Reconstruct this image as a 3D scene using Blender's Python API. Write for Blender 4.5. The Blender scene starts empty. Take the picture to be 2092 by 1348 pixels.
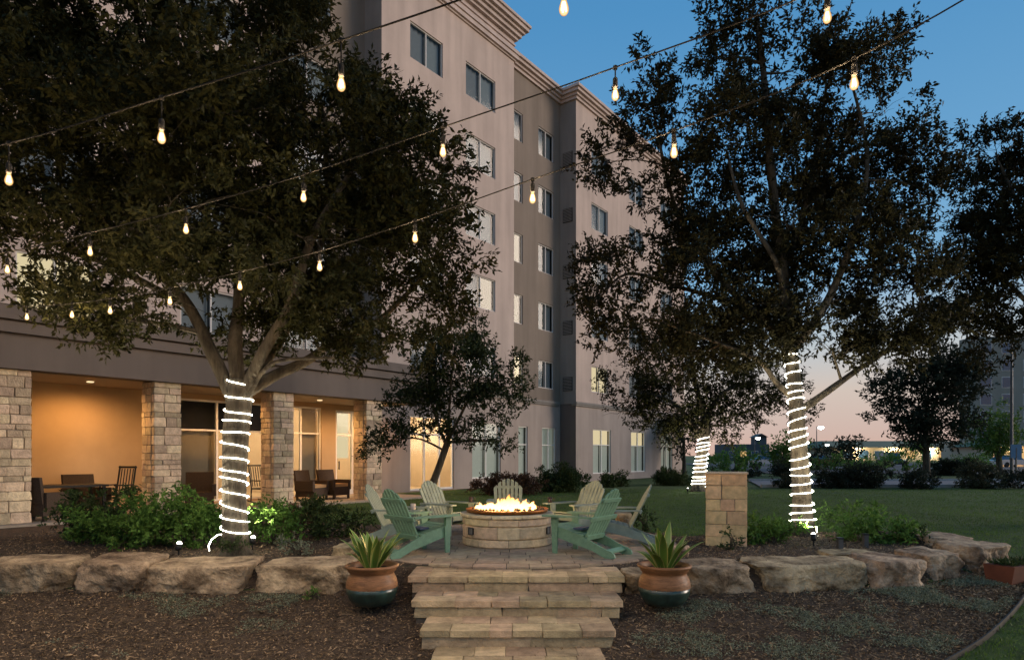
import bpy, bmesh, math, random
import numpy as np
from mathutils import Vector, Matrix, noise as mnoise
R = math.radians
random.seed(7); rng = np.random.default_rng(11)
C = bpy.context.scene.collection
sc = bpy.context.scene

# ------------------------------------------------------------------ camera, sky, sun, exposure
CAMZ = 1.45
cam = bpy.data.cameras.new('camera'); camo = bpy.data.objects.new('camera', cam); C.objects.link(camo)
camo.location = (0, 0, CAMZ); camo.rotation_euler = (R(90), 0, 0)
cam.sensor_width = 36; cam.lens = 1350 / 2092 * 36; cam.shift_y = 256 / 2092
cam.clip_start = .05; cam.clip_end = 3000
sc.camera = camo

w = bpy.data.worlds.new('World'); sc.world = w; w.use_nodes = True
nt = w.node_tree; nt.nodes.clear()
tc = nt.nodes.new('ShaderNodeTexCoord'); sx = nt.nodes.new('ShaderNodeSeparateXYZ')
ramp = nt.nodes.new('ShaderNodeValToRGB'); bg = nt.nodes.new('ShaderNodeBackground'); wo = nt.nodes.new('ShaderNodeOutputWorld')
nt.links.new(tc.outputs['Generated'], sx.inputs[0]); nt.links.new(sx.outputs['Z'], ramp.inputs[0])
nt.links.new(ramp.outputs[0], bg.inputs[0]); nt.links.new(bg.outputs[0], wo.inputs[0])
SKY = [(0.0, (.57, .38, .31)), (.035, (.57, .425, .37)), (.09, (.58, .49, .43)), (.15, (.46, .51, .54)), (.24, (.20, .40, .60)), (.38, (.125, .32, .55)), (.55, (.072, .25, .49)), (1.0, (.035, .13, .30))]
e = ramp.color_ramp.elements
while len(e) < len(SKY): e.new(.5)
for el, (p, c) in zip(e, SKY): el.position = p; el.color = (*c, 1)
bg.inputs[1].default_value = .92
sun = bpy.data.lights.new('twilight_sun', 'SUN'); suno = bpy.data.objects.new('twilight_sun', sun); C.objects.link(suno)
sun.energy = 2.1; sun.angle = R(28); sun.color = (1, .81, .66)
suno.rotation_euler = Vector((-1, -.16, -.26)).to_track_quat('-Z', 'Y').to_euler()
sc.view_settings.view_transform = 'Standard'; sc.view_settings.look = 'None'
sc.view_settings.gamma = 1; sc.view_settings.exposure = .28; sc.view_settings.use_curve_mapping = False
sc.render.engine = 'CYCLES'
sc.cycles.use_adaptive_sampling = True; sc.cycles.adaptive_threshold = .02
sc.cycles.use_denoising = True
sc.cycles.max_bounces = 6; sc.cycles.transparent_max_bounces = 12; sc.cycles.caustics_reflective = False; sc.cycles.caustics_refractive = False
sc.cycles.sample_clamp_indirect = 4

def at(px, py, Y): return Vector(((px - 1046) / 1350 * Y, Y, CAMZ + (930 - py) / 1350 * Y))

# ------------------------------------------------------------------ materials
def mat(name, col, rough=.7,  var=.25, scale=6, bump=0, bscale=40, metal=0, spec=.3, col2=None, objvar=0, detail=6, stretch=None, coat=0, bdist=.02, streak=0):
    m = bpy.data.materials.new(name); m.use_nodes = True
    n = m.node_tree.nodes; l = m.node_tree.links; b = n['Principled BSDF']
    b.inputs['Roughness'].default_value = rough; b.inputs['Metallic'].default_value = metal
    b.inputs['Specular IOR Level'].default_value = spec; b.inputs['Coat Weight'].default_value = coat
    geo = n.new('ShaderNodeNewGeometry'); vec = geo.outputs['Position']
    if stretch:
        mp = n.new('ShaderNodeMapping'); mp.inputs['Scale'].default_value = stretch; l.new(vec, mp.inputs[0]); vec = mp.outputs[0]
    out = None
    if var or col2:
        t = n.new('ShaderNodeTexNoise'); t.inputs['Scale'].default_value = scale; t.inputs['Detail'].default_value = detail; t.inputs['Roughness'].default_value = .65; l.new(vec, t.inputs['Vector'])
        r = n.new('ShaderNodeValToRGB'); l.new(t.outputs[0], r.inputs[0])
        a = tuple(c * (1 - var) for c in col); z = col2 or tuple(c * (1 + var) for c in col)
        r.color_ramp.elements[0].position = .32; r.color_ramp.elements[1].position = .68
        r.color_ramp.elements[0].color = (*a, 1); r.color_ramp.elements[1].color = (*z, 1); out = r.outputs[0]
    if streak and out:
        mp2 = n.new('ShaderNodeMapping'); mp2.inputs['Scale'].default_value = (1.3, 1.3, .13); l.new(geo.outputs['Position'], mp2.inputs[0])
        t3 = n.new('ShaderNodeTexNoise'); t3.inputs['Scale'].default_value = 1.6; t3.inputs['Detail'].default_value = 5; l.new(mp2.outputs[0], t3.inputs['Vector'])
        m3 = n.new('ShaderNodeMapRange'); m3.inputs['From Min'].default_value = .3; m3.inputs['From Max'].default_value = .7; m3.inputs['To Min'].default_value = 1 - streak; m3.inputs['To Max'].default_value = 1 + streak * .4; l.new(t3.outputs[0], m3.inputs[0])
        h3 = n.new('ShaderNodeHueSaturation'); l.new(out, h3.inputs['Color']); l.new(m3.outputs[0], h3.inputs['Value']); out = h3.outputs[0]
    if objvar:
        oi = n.new('ShaderNodeObjectInfo'); hs = n.new('ShaderNodeHueSaturation'); mr = n.new('ShaderNodeMapRange'); mh = n.new('ShaderNodeMapRange')
        mr.inputs['To Min'].default_value = 1 - objvar; mr.inputs['To Max'].default_value = 1 + objvar
        mh.inputs['To Min'].default_value = .485; mh.inputs['To Max'].default_value = .515
        ml = n.new('ShaderNodeMath'); ml.operation = 'MULTIPLY'; ml.inputs[1].default_value = 7.13
        fr = n.new('ShaderNodeMath'); fr.operation = 'FRACT'; l.new(oi.outputs['Random'], ml.inputs[0]); l.new(ml.outputs[0], fr.inputs[0])
        l.new(oi.outputs['Random'], mr.inputs[0]); l.new(mr.outputs[0], hs.inputs['Value'])
        l.new(fr.outputs[0], mh.inputs[0]); l.new(mh.outputs[0], hs.inputs['Hue'])
        if out: l.new(out, hs.inputs['Color'])
        else: hs.inputs['Color'].default_value = (*col, 1)
        out = hs.outputs[0]
    if out: l.new(out, b.inputs['Base Color'])
    else: b.inputs['Base Color'].default_value = (*col, 1)
    if bump:
        t2 = n.new('ShaderNodeTexNoise'); t2.inputs['Scale'].default_value = bscale; t2.inputs['Detail'].default_value = 5; l.new(vec, t2.inputs['Vector'])
        bp = n.new('ShaderNodeBump'); bp.inputs['Strength'].default_value = bump; bp.inputs['Distance'].default_value = bdist
        l.new(t2.outputs[0], bp.inputs['Height']); l.new(bp.outputs[0], b.inputs['Normal'])
    return m

def leafmat(name, c1, c2, transl=.25, rough=.5):
    m = bpy.data.materials.new(name); m.use_nodes = True
    n = m.node_tree.nodes; l = m.node_tree.links; b = n['Principled BSDF']; o = n['Material Output']
    at_ = n.new('ShaderNodeAttribute'); at_.attribute_name = 'tint'
    r = n.new('ShaderNodeValToRGB'); r.color_ramp.elements[0].color = (*c1, 1); r.color_ramp.elements[1].color = (*c2, 1)
    l.new(at_.outputs['Fac'], r.inputs[0]); l.new(r.outputs[0], b.inputs['Base Color'])
    b.inputs['Roughness'].default_value = max(rough, .6); b.inputs['Specular IOR Level'].default_value = .1
    t = n.new('ShaderNodeBsdfTranslucent'); l.new(r.outputs[0], t.inputs[0])
    mx = n.new('ShaderNodeMixShader'); mx.inputs[0].default_value = transl
    l.new(b.outputs[0], mx.inputs[1]); l.new(t.outputs[0], mx.inputs[2]); l.new(mx.outputs[0], o.inputs[0])
    return m

def emit(name, col, s, transp=0, nscale=None):
    m = bpy.data.materials.new(name); m.use_nodes = True
    n = m.node_tree.nodes; l = m.node_tree.links; n.clear()
    o = n.new('ShaderNodeOutputMaterial'); em = n.new('ShaderNodeEmission'); em.inputs[0].default_value = (*col, 1); em.inputs[1].default_value = s
    if transp:
        t = n.new('ShaderNodeBsdfTransparent'); mx = n.new('ShaderNodeMixShader'); mx.inputs[0].default_value = 1 - transp
        l.new(t.outputs[0], mx.inputs[1]); l.new(em.outputs[0], mx.inputs[2]); l.new(mx.outputs[0], o.inputs[0])
    else: l.new(em.outputs[0], o.inputs[0])
    return m

def glassmat(name, tint=(.75, .78, .78), refl=1.0):
    m = bpy.data.materials.new(name); m.use_nodes = True
    n = m.node_tree.nodes; l = m.node_tree.links; n.clear()
    o = n.new('ShaderNodeOutputMaterial'); t = n.new('ShaderNodeBsdfTransparent'); t.inputs[0].default_value = (*tint, 1)
    g = n.new('ShaderNodeBsdfGlossy'); g.inputs['Roughness'].default_value = .06
    f = n.new('ShaderNodeFresnel'); f.inputs[0].default_value = 1.28; mx = n.new('ShaderNodeMixShader')
    l.new(f.outputs[0], mx.inputs[0]); l.new(t.outputs[0], mx.inputs[1]); l.new(g.outputs[0], mx.inputs[2]); l.new(mx.outputs[0], o.inputs[0])
    return m

M = {}
M['pink'] = mat('stucco_pink', (.50, .395, .335), .9, .07, .5, .25, 90, streak=.16)
M['taupe'] = mat('stucco_taupe', (.225, .18, .142), .9, .07, .5, .25, 90, streak=.16)
M['grey'] = mat('stucco_grey_and_shade', (.26, .235, .21), .9, .05, 1.2, .25, 90, streak=.16)
M['lowpink'] = mat('stucco_lower', (.40, .33, .285), .9, .05, 1.2, .25, 90, streak=.16)
M['fascia'] = mat('fascia_brown', (.155, .128, .112), .85, .06, 1.0, .2, 90, streak=.16)
M['cornice'] = mat('cornice_cream', (.52, .42, .37), .85, .04, 2, .1, 60, streak=.16)
M['porch'] = mat('porch_stucco', (.50, .345, .195), .9, .07, 1.0, .25, 90)
M['soffit'] = mat('soffit', (.4, .33, .25), .9, .05)
M['inner'] = mat('interior_wall', (.5, .42, .32), .9, .1, 1.0)
M['stone'] = mat('limestone', (.54, .43, .30), .88, .25, 9, .9, 28, objvar=.34)
M['pitstone'] = mat('pit_limestone', (.66, .52, .345), .9, .25, 9, .9, 24, objvar=.18)
M['pillar'] = mat('pillar_limestone', (.68, .46, .245), .9, .22, 8, .8, 24, objvar=.15)
M['mortar'] = mat('mortar', (.27, .235, .195), .95, .2, 20, .5, 60)
M['paver'] = mat('paver', (.36, .285, .20), .88, .25, 7, .7, 60, objvar=.2)
M['tread'] = mat('tread_stone', (.45, .34, .205), .88, .36, 5, .9, 45, objvar=.27)
M['riser'] = mat('riser_stone', (.40, .30, .19), .9, .3, 7, 1, 35, objvar=.2)
M['sand'] = mat('joint_sand', (.10, .085, .07), 1, .2, 30)
M['boulder'] = mat('boulder_limestone', (.095, .058, .032), .95, .3, 3.2, 1, 16, col2=(.60, .46, .29), objvar=.2, detail=9, bdist=.06)
M['mulch'] = mat('mulch', (.07, .05, .034), 1, .5, 14, 1, 70)
M['chip'] = leafmat('mulch_chip', (.05, .034, .02), (.46, .33, .20), .02, .9)
M['cover'] = leafmat('ground_cover_leaf', (.10, .12, .075), (.33, .37, .255), .15, .8)
M['soil'] = mat('soil', (.03, .022, .016), 1, .4, 30, .8, 60)
M['lawn'] = mat('lawn_soil', (.045, .08, .018), 1, .35, 3, .8, 80)
M['grass'] = leafmat('grass_blade', (.045, .09, .015), (.16, .27, .055), .3, .6)
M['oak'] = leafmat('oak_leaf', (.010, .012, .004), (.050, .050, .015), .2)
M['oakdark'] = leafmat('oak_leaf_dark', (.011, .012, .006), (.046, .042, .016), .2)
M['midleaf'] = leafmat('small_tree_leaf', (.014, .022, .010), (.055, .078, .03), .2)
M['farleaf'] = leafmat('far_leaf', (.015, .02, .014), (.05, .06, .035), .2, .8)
M['lime'] = leafmat('bright_leaf', (.05, .10, .02), (.14, .23, .05), .35)
M['shrub'] = leafmat('shrub_leaf', (.045, .095, .018), (.17, .32, .07), .35, .45)
M['shrubd'] = leafmat('dark_shrub_leaf', (.02, .038, .012), (.075, .11, .038), .2, .6)
M['shrubr'] = leafmat('red_shrub_leaf', (.035, .022, .014), (.13, .075, .045), .2, .6)
M['reed'] = leafmat('reed_leaf', (.03, .035, .02), (.09, .095, .05), .2, .7)
M['bark'] = mat('oak_bark', (.045, .036, .026), .95, .5, 7, 1, 16, col2=(.125, .105, .075), stretch=(1, 1, .22), bdist=.05)
M['chairg'] = mat('paint_green', (.155, .285, .19), .5, .16, 14, .12, 60, spec=.4)
M['chairp'] = mat('paint_pale', (.235, .295, .245), .52, .16, 8, .12, 60, spec=.4)
M['blue'] = mat('blue_patch', (.075, .10, .17), .9, .1)
M['terra'] = mat('terracotta', (.22, .105, .045), .55, .4, 8, .25, 30, spec=.3, stretch=(1, 1, 5), coat=.05)
M['glaze'] = mat('green_glaze', (.020, .042, .034), .28, .5, 9, .15, 30, spec=.5, coat=.3)
M['metal'] = mat('dark_metal', (.03, .03, .03), .45, .1, metal=.6)
M['steel'] = mat('pole_metal', (.10, .10, .10), .5, .1, metal=.5)
M['black'] = mat('black_plastic', (.012, .012, .012), .5, .1)
M['wicker'] = mat('dark_wicker', (.05, .033, .022), .7, .3, 40, .6, 90)
M['tan'] = mat('tan_cushion', (.40, .26, .13), .9, .1)
M['frame'] = mat('window_frame_white', (.82, .79, .74), .5, .03)
M['framed'] = mat('window_frame_grey', (.56, .53, .50), .5, .03)
M['curtain'] = mat('curtain_fabric', (.38, .43, .45), .95, .05)
M['curtaind'] = mat('curtain_fabric_dark', (.33, .36, .38), .95, .05)
M['curtwarm'] = mat('curtain_fabric_tan', (.46, .36, .25), .95, .05)
M['curtlit'] = mat('curtain_room_glow', (.58, .63, .58), .95, .05)
_b = M['curtlit'].node_tree.nodes['Principled BSDF']; _b.inputs['Emission Color'].default_value = (.92, .95, .76, 1); _b.inputs['Emission Strength'].default_value = .13  # faint emission in the fabric stands in for room light
M['void'] = mat('room_dark', (.03, .03, .035), .95, .1)
M['lit'] = emit('lit_blind', (1, .80, .47), .78)
M['litdim'] = emit('lit_blind_dim', (.9, .74, .55), .46)
M['glass'] = glassmat('window_glass')
M['copper'] = mat('bowl_copper', (.30, .12, .035), .42, .3, 12, .2, 40, metal=.75)
M['lava'] = mat('lava_rock', (.05, .035, .028), .95, .4, 30, 1, 50)
M['bulb'] = emit('bulb_glow', (1, .74, .38), 1.1, .3)
_n = M['bulb'].node_tree; _e = [x for x in _n.nodes if x.type == 'EMISSION'][0]; _lw = _n.nodes.new('ShaderNodeLayerWeight'); _lw.inputs[0].default_value = .5; _cr = _n.nodes.new('ShaderNodeValToRGB')
_cr.color_ramp.elements[0].color = (1, .74, .34, 1); _cr.color_ramp.elements[1].color = (.6, .22, .035, 1); _cr.color_ramp.elements[0].position = .25; _cr.color_ramp.elements[1].position = .85
_n.links.new(_lw.outputs['Facing'], _cr.inputs[0]); _n.links.new(_cr.outputs[0], _e.inputs[0])
M['filament'] = emit('filament_glow', (1, .66, .25), 26)
M['rope'] = emit('rope_glow', (1, .95, .78), 15)
M['spot'] = emit('spot_glow', (1, .95, .82), 9)
M['downl'] = emit('downlight_glow', (1, .72, .38), 1.0)
M['lamp'] = emit('street_lamp_glow', (1, .97, .88), 20)
M['asphalt'] = mat('asphalt', (.075, .075, .08), .9, .2, 4, .3, 60)
M['road'] = mat('road_asphalt', (.15, .155, .17), .9, .12, 3, .3, 60)
M['kerb'] = mat('kerb_concrete', (.36, .35, .33), .9, .15, 5, .3, 60)
M['concrete'] = mat('porch_floor', (.33, .28, .22), .9, .15, 5, .2, 60)
M['farcream'] = mat('far_wall_cream', (.45, .37, .27), .9, .06, .3)
M['fargreen'] = mat('far_roof_green', (.17, .17, .10), .8, .08, .3)
M['farblue'] = mat('far_wall_blue', (.07, .08, .095), .8, .08, .3)
M['farhotel'] = mat('far_hotel_wall', (.27, .25, .21), .9, .06, .3)
M['farglass'] = mat('far_window', (.03, .07, .13), .15, .1, spec=.6)
M['farlit'] = emit('far_lit_window', (1, .62, .25), .6)
M['carsilver'] = mat('car_paint_silver', (.45, .46, .48), .3, .02, metal=.5, coat=.5)
M['cardark'] = mat('car_paint_dark', (.018, .022, .032), .25, .02, metal=.3, coat=.6)
M['carred'] = mat('car_paint_red', (.22, .05, .035), .3, .02, metal=.2, coat=.5)
M['tyre'] = mat('tyre', (.015, .015, .015), .9, .1)
M['headl'] = mat('headlight_glass', (.6, .6, .58), .15, .02)
M['edging'] = mat('edging_steel', (.07, .063, .055), .55, .2, metal=.5)
M['mug'] = mat('mug_glaze', (.04, .03, .028), .3, .05)
M['tumbler'] = mat('tumbler', (.42, .38, .35), .2, .05)
M['trough'] = mat('trough_red', (.16, .05, .025), .7, .2)
M['signblue'] = mat('sign_blue', (.12, .20, .28), .6, .05)
M['wire'] = mat('cable_black', (.006, .0055, .005), .95, .05)

# ------------------------------------------------------------------ object helpers
def link(name, data, parent=None, loc=(0, 0, 0), rot=(0, 0, 0), scale=(1, 1, 1)):
    o = bpy.data.objects.new(name, data); C.objects.link(o); o.location = loc; o.rotation_euler = rot; o.scale = scale
    if parent: o.parent = parent
    return o
def tag(o, label=None, cat=None, group=None, kind=None):
    if label: o['label'] = label
    if cat: o['category'] = cat
    if group: o['group'] = group
    if kind: o['kind'] = kind
    return o
def thing(name, label, cat, loc=(0, 0, 0), rz=0, group=None):
    return tag(link(name, None, None, loc, (0, 0, rz)), label, cat, group)
def copytree(o, parent=None):
    c = o.copy(); C.objects.link(c)
    if parent: c.parent = parent
    for ch in list(o.children): copytree(ch, c)
    return c

class MB:
    def __init__(s): s.v = []; s.f = []; s.mi = []; s.cur = 0
    def add(s, vs, fs):
        k = len(s.v); s.v.extend(vs)
        for f in fs: s.f.append(tuple(i + k for i in f)); s.mi.append(s.cur)
        return s
    def box(s, x0, x1, y0, y1, z0, z1):
        return s.add([(x0, y0, z0), (x1, y0, z0), (x1, y1, z0), (x0, y1, z0), (x0, y0, z1), (x1, y0, z1), (x1, y1, z1), (x0, y1, z1)],
                     [(3, 2, 1, 0), (4, 5, 6, 7), (0, 1, 5, 4), (1, 2, 6, 5), (2, 3, 7, 6), (3, 0, 4, 7)])
    def prism(s, poly, x0, x1, axis='x'):
        n = len(poly)
        if axis == 'x': f = lambda a, p: (a, p[0], p[1])
        elif axis == 'z': f = lambda a, p: (p[0], p[1], a)
        else: f = lambda a, p: (p[0], a, p[1])
        s.add([f(x0, p) for p in poly] + [f(x1, p) for p in poly],
              [tuple(range(n))[::-1], tuple(range(n, 2 * n))] + [(i, (i + 1) % n, n + (i + 1) % n, n + i) for i in range(n)])
        return s
    def lathe(s, prof, n=24, cap0=True, cap1=True, rib=None):
        vs = []
        for j, (r, z) in enumerate(prof):
            for i in range(n):
                a = 2 * math.pi * i / n; rr = r * (1 + (rib if rib and i % 2 else 0))
                vs.append((rr * math.cos(a), rr * math.sin(a), z))
        fs = [(j * n + i, j * n + (i + 1) % n, (j + 1) * n + (i + 1) % n, (j + 1) * n + i) for j in range(len(prof) - 1) for i in range(n)]
        if cap0: fs.append(tuple(range(n))[::-1])
        if cap1: fs.append(tuple(range((len(prof) - 1) * n, len(prof) * n)))
        return s.add(vs, fs)
    def tube(s, pts, rad, n=8, jit=0, flare=None):
        pts = [Vector(p) for p in pts]; m = len(pts)
        if not hasattr(rad, '__len__'): rad = [rad] * m
        up = None; vs = []
        for i, p in enumerate(pts):
            t = (pts[min(i + 1, m - 1)] - pts[max(i - 1, 0)]).normalized()
            if up is None:
                up = Vector((1, 0, 0)) if abs(t.x) < .8 else Vector((0, 1, 0))
            a = (up - t * up.dot(t)).normalized(); b = t.cross(a); up = a
            for k in range(n):
                th = 2 * math.pi * k / n; r = rad[i]
                if jit: r *= 1 + jit * mnoise.noise(Vector((p.x * 3 + math.cos(th) * 1.7, p.y * 3 + math.sin(th) * 1.7, p.z * 1.3)))
                vs.append(tuple(p + a * math.cos(th) * r + b * math.sin(th) * r))
        fs = [(i * n + k, i * n + (k + 1) % n, (i + 1) * n + (k + 1) % n, (i + 1) * n + k) for i in range(m - 1) for k in range(n)]
        fs += [tuple(range(n))[::-1], tuple(range((m - 1) * n, m * n))]
        return s.add(vs, fs)
    def mesh(s, name, mats, smooth=False):
        me = bpy.data.meshes.new(name); me.from_pydata(s.v, [], s.f)
        for m in (mats if isinstance(mats, (list, tuple)) else [mats]): me.materials.append(m)
        if isinstance(mats, (list, tuple)): me.polygons.foreach_set('material_index', s.mi)
        if smooth: me.polygons.foreach_set('use_smooth', [True] * len(s.f))
        me.update(); return me
    def obj(s, name, mats, parent=None, smooth=False, loc=(0, 0, 0), rot=(0, 0, 0), kind=None):
        o = link(name, s.mesh(name, mats, smooth), parent, loc, rot)
        if kind: o['kind'] = kind
        return o

def spline(pts, per=6):
    pts = [Vector(p) for p in pts]; out = []
    for i in range(len(pts) - 1):
        p0 = pts[max(i - 1, 0)]; p1 = pts[i]; p2 = pts[i + 1]; p3 = pts[min(i + 2, len(pts) - 1)]
        for k in range(per):
            t = k / per
            out.append(.5 * ((2 * p1) + (p2 - p0) * t + (2 * p0 - 5 * p1 + 4 * p2 - p3) * t * t + (3 * p1 - p0 - 3 * p2 + p3) * t ** 3))
    out.append(pts[-1]); return out
def lerp(a, b, t): return a + (b - a) * t
def interp(x, xs, ys): return float(np.interp(x, xs, ys))

# unit blocks (chamfered, slightly irregular), shared by all stones
def unit_block(seed, ch=.05, jit=.03, mname='block', m=None):
    rd = random.Random(seed); bm = bmesh.new(); bmesh.ops.create_cube(bm, size=1)
    bmesh.ops.bevel(bm, geom=list(bm.edges), offset=ch, segments=1, affect='EDGES', profile=.5)
    for v in bm.verts:
        v.co += Vector((rd.uniform(-jit, jit), rd.uniform(-jit, jit), rd.uniform(-jit, jit)))
    me = bpy.data.meshes.new(mname); bm.to_mesh(me); bm.free(); me.materials.append(m); return me
def blockset(m, ch, jit, k=6): return [unit_block(i, ch, jit, m.name + '_block', m) for i in range(k)]
B_stone = blockset(M['stone'], .07, .035); B_pit = blockset(M['pitstone'], .05, .025); B_pillar = blockset(M['pillar'], .04, .02)
B_tread = blockset(M['tread'], .035, .012); B_riser = blockset(M['riser'], .05, .025)

def leafmesh(name, P, D, N, L, W, tint, m, fold=.15):
    """many leaf-sized quads: base point, direction, face normal"""
    D = D / (np.linalg.norm(D, axis=1, keepdims=True) + 1e-9)
    S = np.cross(D, N); S /= (np.linalg.norm(S, axis=1, keepdims=True) + 1e-9)
    U = np.cross(S, D); n = len(P); L = np.asarray(L).reshape(-1, 1) * np.ones((n, 1)); W = np.asarray(W).reshape(-1, 1) * np.ones((n, 1))
    v = np.empty((n, 4, 3)); mid = P + D * L * .48 + U * L * fold * .3
    v[:, 0] = P; v[:, 1] = mid + S * W * .5; v[:, 2] = P + D * L - U * L * fold; v[:, 3] = mid - S * W * .5
    me = bpy.data.meshes.new(name); me.vertices.add(4 * n); me.loops.add(4 * n); me.polygons.add(n)
    me.vertices.foreach_set('co', v.reshape(-1)); me.loops.foreach_set('vertex_index', np.arange(4 * n, dtype=np.int32))
    me.polygons.foreach_set('loop_start', np.arange(0, 4 * n, 4, dtype=np.int32)); me.polygons.foreach_set('loop_total', np.full(n, 4, dtype=np.int32))
    a = me.attributes.new('tint', 'FLOAT', 'POINT'); a.data.foreach_set('value', np.repeat(tint, 4).astype(np.float32))
    me.materials.append(m); me.update(); return me

def unit(n):
    v = rng.normal(size=(n, 3)); return v / np.linalg.norm(v, axis=1, keepdims=True)
def sprigs(centers, dirs, per, slen, L, W, spread=.9):
    n = len(centers); t = np.linspace(0, 1, per); P = []; D = []
    perp = unit(n)
    c = np.repeat(centers, per, 0); d = np.repeat(dirs, per, 0); tt = np.tile(t, n)[:, None]
    sl = np.repeat(rng.uniform(.6, 1.25, n) * slen, per)[:, None]
    P = c + d * tt * sl + rng.normal(size=c.shape) * slen * .10
    D = d * .55 + unit(len(P)) * spread
    N = unit(len(P)) * .8 + np.array([0, 0, .7])
    return P, D, N, rng.uniform(.55, 1.5, len(P)) * L, rng.uniform(.75, 1.25, len(P)) * W

def crown(name, lobes, density, per, slen, L, W, m, parent=None, clump=.3, percl=24, seed=0, base=None):
    """lobes: (centre Vector, rx, ry, rz). returns object + list of twig targets"""
    cs = []; ds = []
    for c, rx, ry, rz in lobes:
        k = max(8, int(density * math.pi * rx * rz)); nc = max(3, int(k / percl)); u = unit(nc); rr = rng.uniform(0, 1, nc) ** (1 / 2.6)
        rr = np.where(rng.uniform(0, 1, nc) < .16, rr * rng.uniform(1.05, 1.4, nc), rr)
        q = np.array([1 + .45 * mnoise.noise(Vector((a[0] * 1.9 + c.x, a[1] * 1.9 + c.y, a[2] * 1.9 + seed))) for a in u])
        cc = u * (rr * q)[:, None] * np.array([rx, ry, rz]) + np.array(c); cl = clump * rng.uniform(.55, 1.35, nc)
        m_ = np.maximum(2, (percl * (cl / clump) ** 2 * rng.uniform(.6, 1.2, nc)).astype(int)); ix = np.repeat(np.arange(nc), m_)
        g = rng.normal(size=(len(ix), 3)); g /= np.linalg.norm(g, axis=1, keepdims=True); g *= rng.uniform(0, 1, (len(ix), 1)) ** .45
        p = cc[ix] + g * cl[ix][:, None] * np.array([1, 1, .72])
        d = g * .9 + u[ix] * .45 + unit(len(ix)) * .4 + np.array([0, 0, .2]); d /= np.linalg.norm(d, axis=1, keepdims=True)
        cs.append(p); ds.append(d)
    cs = np.concatenate(cs); ds = np.concatenate(ds)
    if base is not None:
        k = cs[:, 2] > base; cs = cs[k]; ds = ds[k]
    P, D, N, LL, WW = sprigs(cs, ds, per, slen, L, W)
    tint = np.repeat(np.clip(rng.normal(.45, .22, len(cs)), 0, 1), per) * .6 + rng.uniform(0, .4, len(P))
    o = link(name, leafmesh(name, P, D, N, LL, WW, tint, m), parent); o['kind'] = 'stuff'
    return o, cs

def nearest(segs, p):
    best = None
    for path, rad in segs:
        for i, q in enumerate(path):
            d = (q - p).length + .6 * max(0, q.z - p.z)
            if best is None or d < best[0]: best = (d, q, rad[i])
    return best

def tree(name, label, cat_group, base, trunk, r0, r1, limbs, lobes, density, per, slen, L, W, leaf, clump=.3, percl=24, seed=1, sides=14, twigs=6, root=None, bark='bark', base_z=None, group='trees around the hotel garden'):
    t = thing(name, label, 'tree', base, 0, group)
    B = Vector(base); lp = lambda q: tuple(Vector(q) - B)
    path = spline(trunk, 8); n = len(path)
    rad = [lerp(r0, r1, i / (n - 1)) * (1 + .55 * math.exp(-i / (n * .06))) for i in range(n)]
    MB().tube([lp(p) for p in path], rad, sides, .16).obj('trunk', M[bark], t, True)
    segs = [(path[n // 2:], rad[n // 2:])]
    for pts, a, b in limbs:
        p = spline(pts, 6); r = [lerp(a, b, i / (len(p) - 1)) for i in range(len(p))]
        MB().tube([lp(q) for q in p], r, 9, .14).obj('limb', M[bark], t, True); segs.append((p, r))
    co, cs = crown('crown', [(c, rx, ry, rz) for c, rx, ry, rz in lobes], density, per, slen, L, W, leaf, t, clump, percl, seed, base_z)
    co.location = -B
    tw = MB(); rd = random.Random(seed)
    for c, rx, ry, rz in lobes:
        _, q, r = nearest(segs, c); r = min(r * .55, .06 * (1 + rx * .3))
        d = (c - q); mid = q + d * .5 + Vector((rd.uniform(-.2, .2), rd.uniform(-.2, .2), rd.uniform(-.05, .3))) * d.length * .4
        p = spline([q, mid, c], 4); rr = [lerp(r, r * .35, i / (len(p) - 1)) for i in range(len(p))]
        tw.tube([lp(x) for x in p], rr, 5)
        for k in range(twigs):
            s = p[rd.randint(len(p) // 2, len(p) - 1)]
            u = Vector((rd.gauss(0, 1), rd.gauss(0, 1), rd.gauss(.3, 1))).normalized()
            e2 = c + Vector((u.x * rx, u.y * ry, u.z * rz)) * rd.uniform(.6, 1.0)
            md = (s + e2) / 2 + Vector((0, 0, .1 * (e2 - s).length))
            tw.tube([lp(s), lp(md), lp(e2)], [r * .3, r * .2, r * .07], 4)
    tw.obj('twigs', M[bark], t, kind='stuff')
    return t, path, rad

def wrap(name, label, path, rad, z0, z1, turns, tail, tr=.0072, sg=1, ph=0):
    """helix of rope light round a trunk"""
    pts = []; N = int(turns * 22); zs = [p.z for p in path]
    for i in range(N + 1):
        t = i / N; z = lerp(z0, z1, t); j = max(k for k in range(len(zs)) if zs[k] <= z or k == 0); j = min(j, len(path) - 2)
        f = 0 if zs[j + 1] == zs[j] else min(1, max(0, (z - zs[j]) / (zs[j + 1] - zs[j])))
        c = path[j].lerp(path[j + 1], f); r = lerp(rad[j], rad[j + 1], f) * 1.07 + .012
        th = 2 * math.pi * turns * t + ph; pit = (z1 - z0) / turns; z2 = z + pit * (.16 * math.sin(th * .23 + 1) + .10 * math.sin(th * .61) + .10 * math.cos(th + 2.2 + th * .07)); th *= sg
        pts.append((c.x + r * math.cos(th), c.y + r * math.sin(th), z2))
    pts = [tuple(p) for p in tail] + pts
    o = MB().tube(pts, tr, 6).obj(name, M['rope'], None, True)
    return tag(o, label, 'rope light', 'rope lights wound round the trunks')

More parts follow.
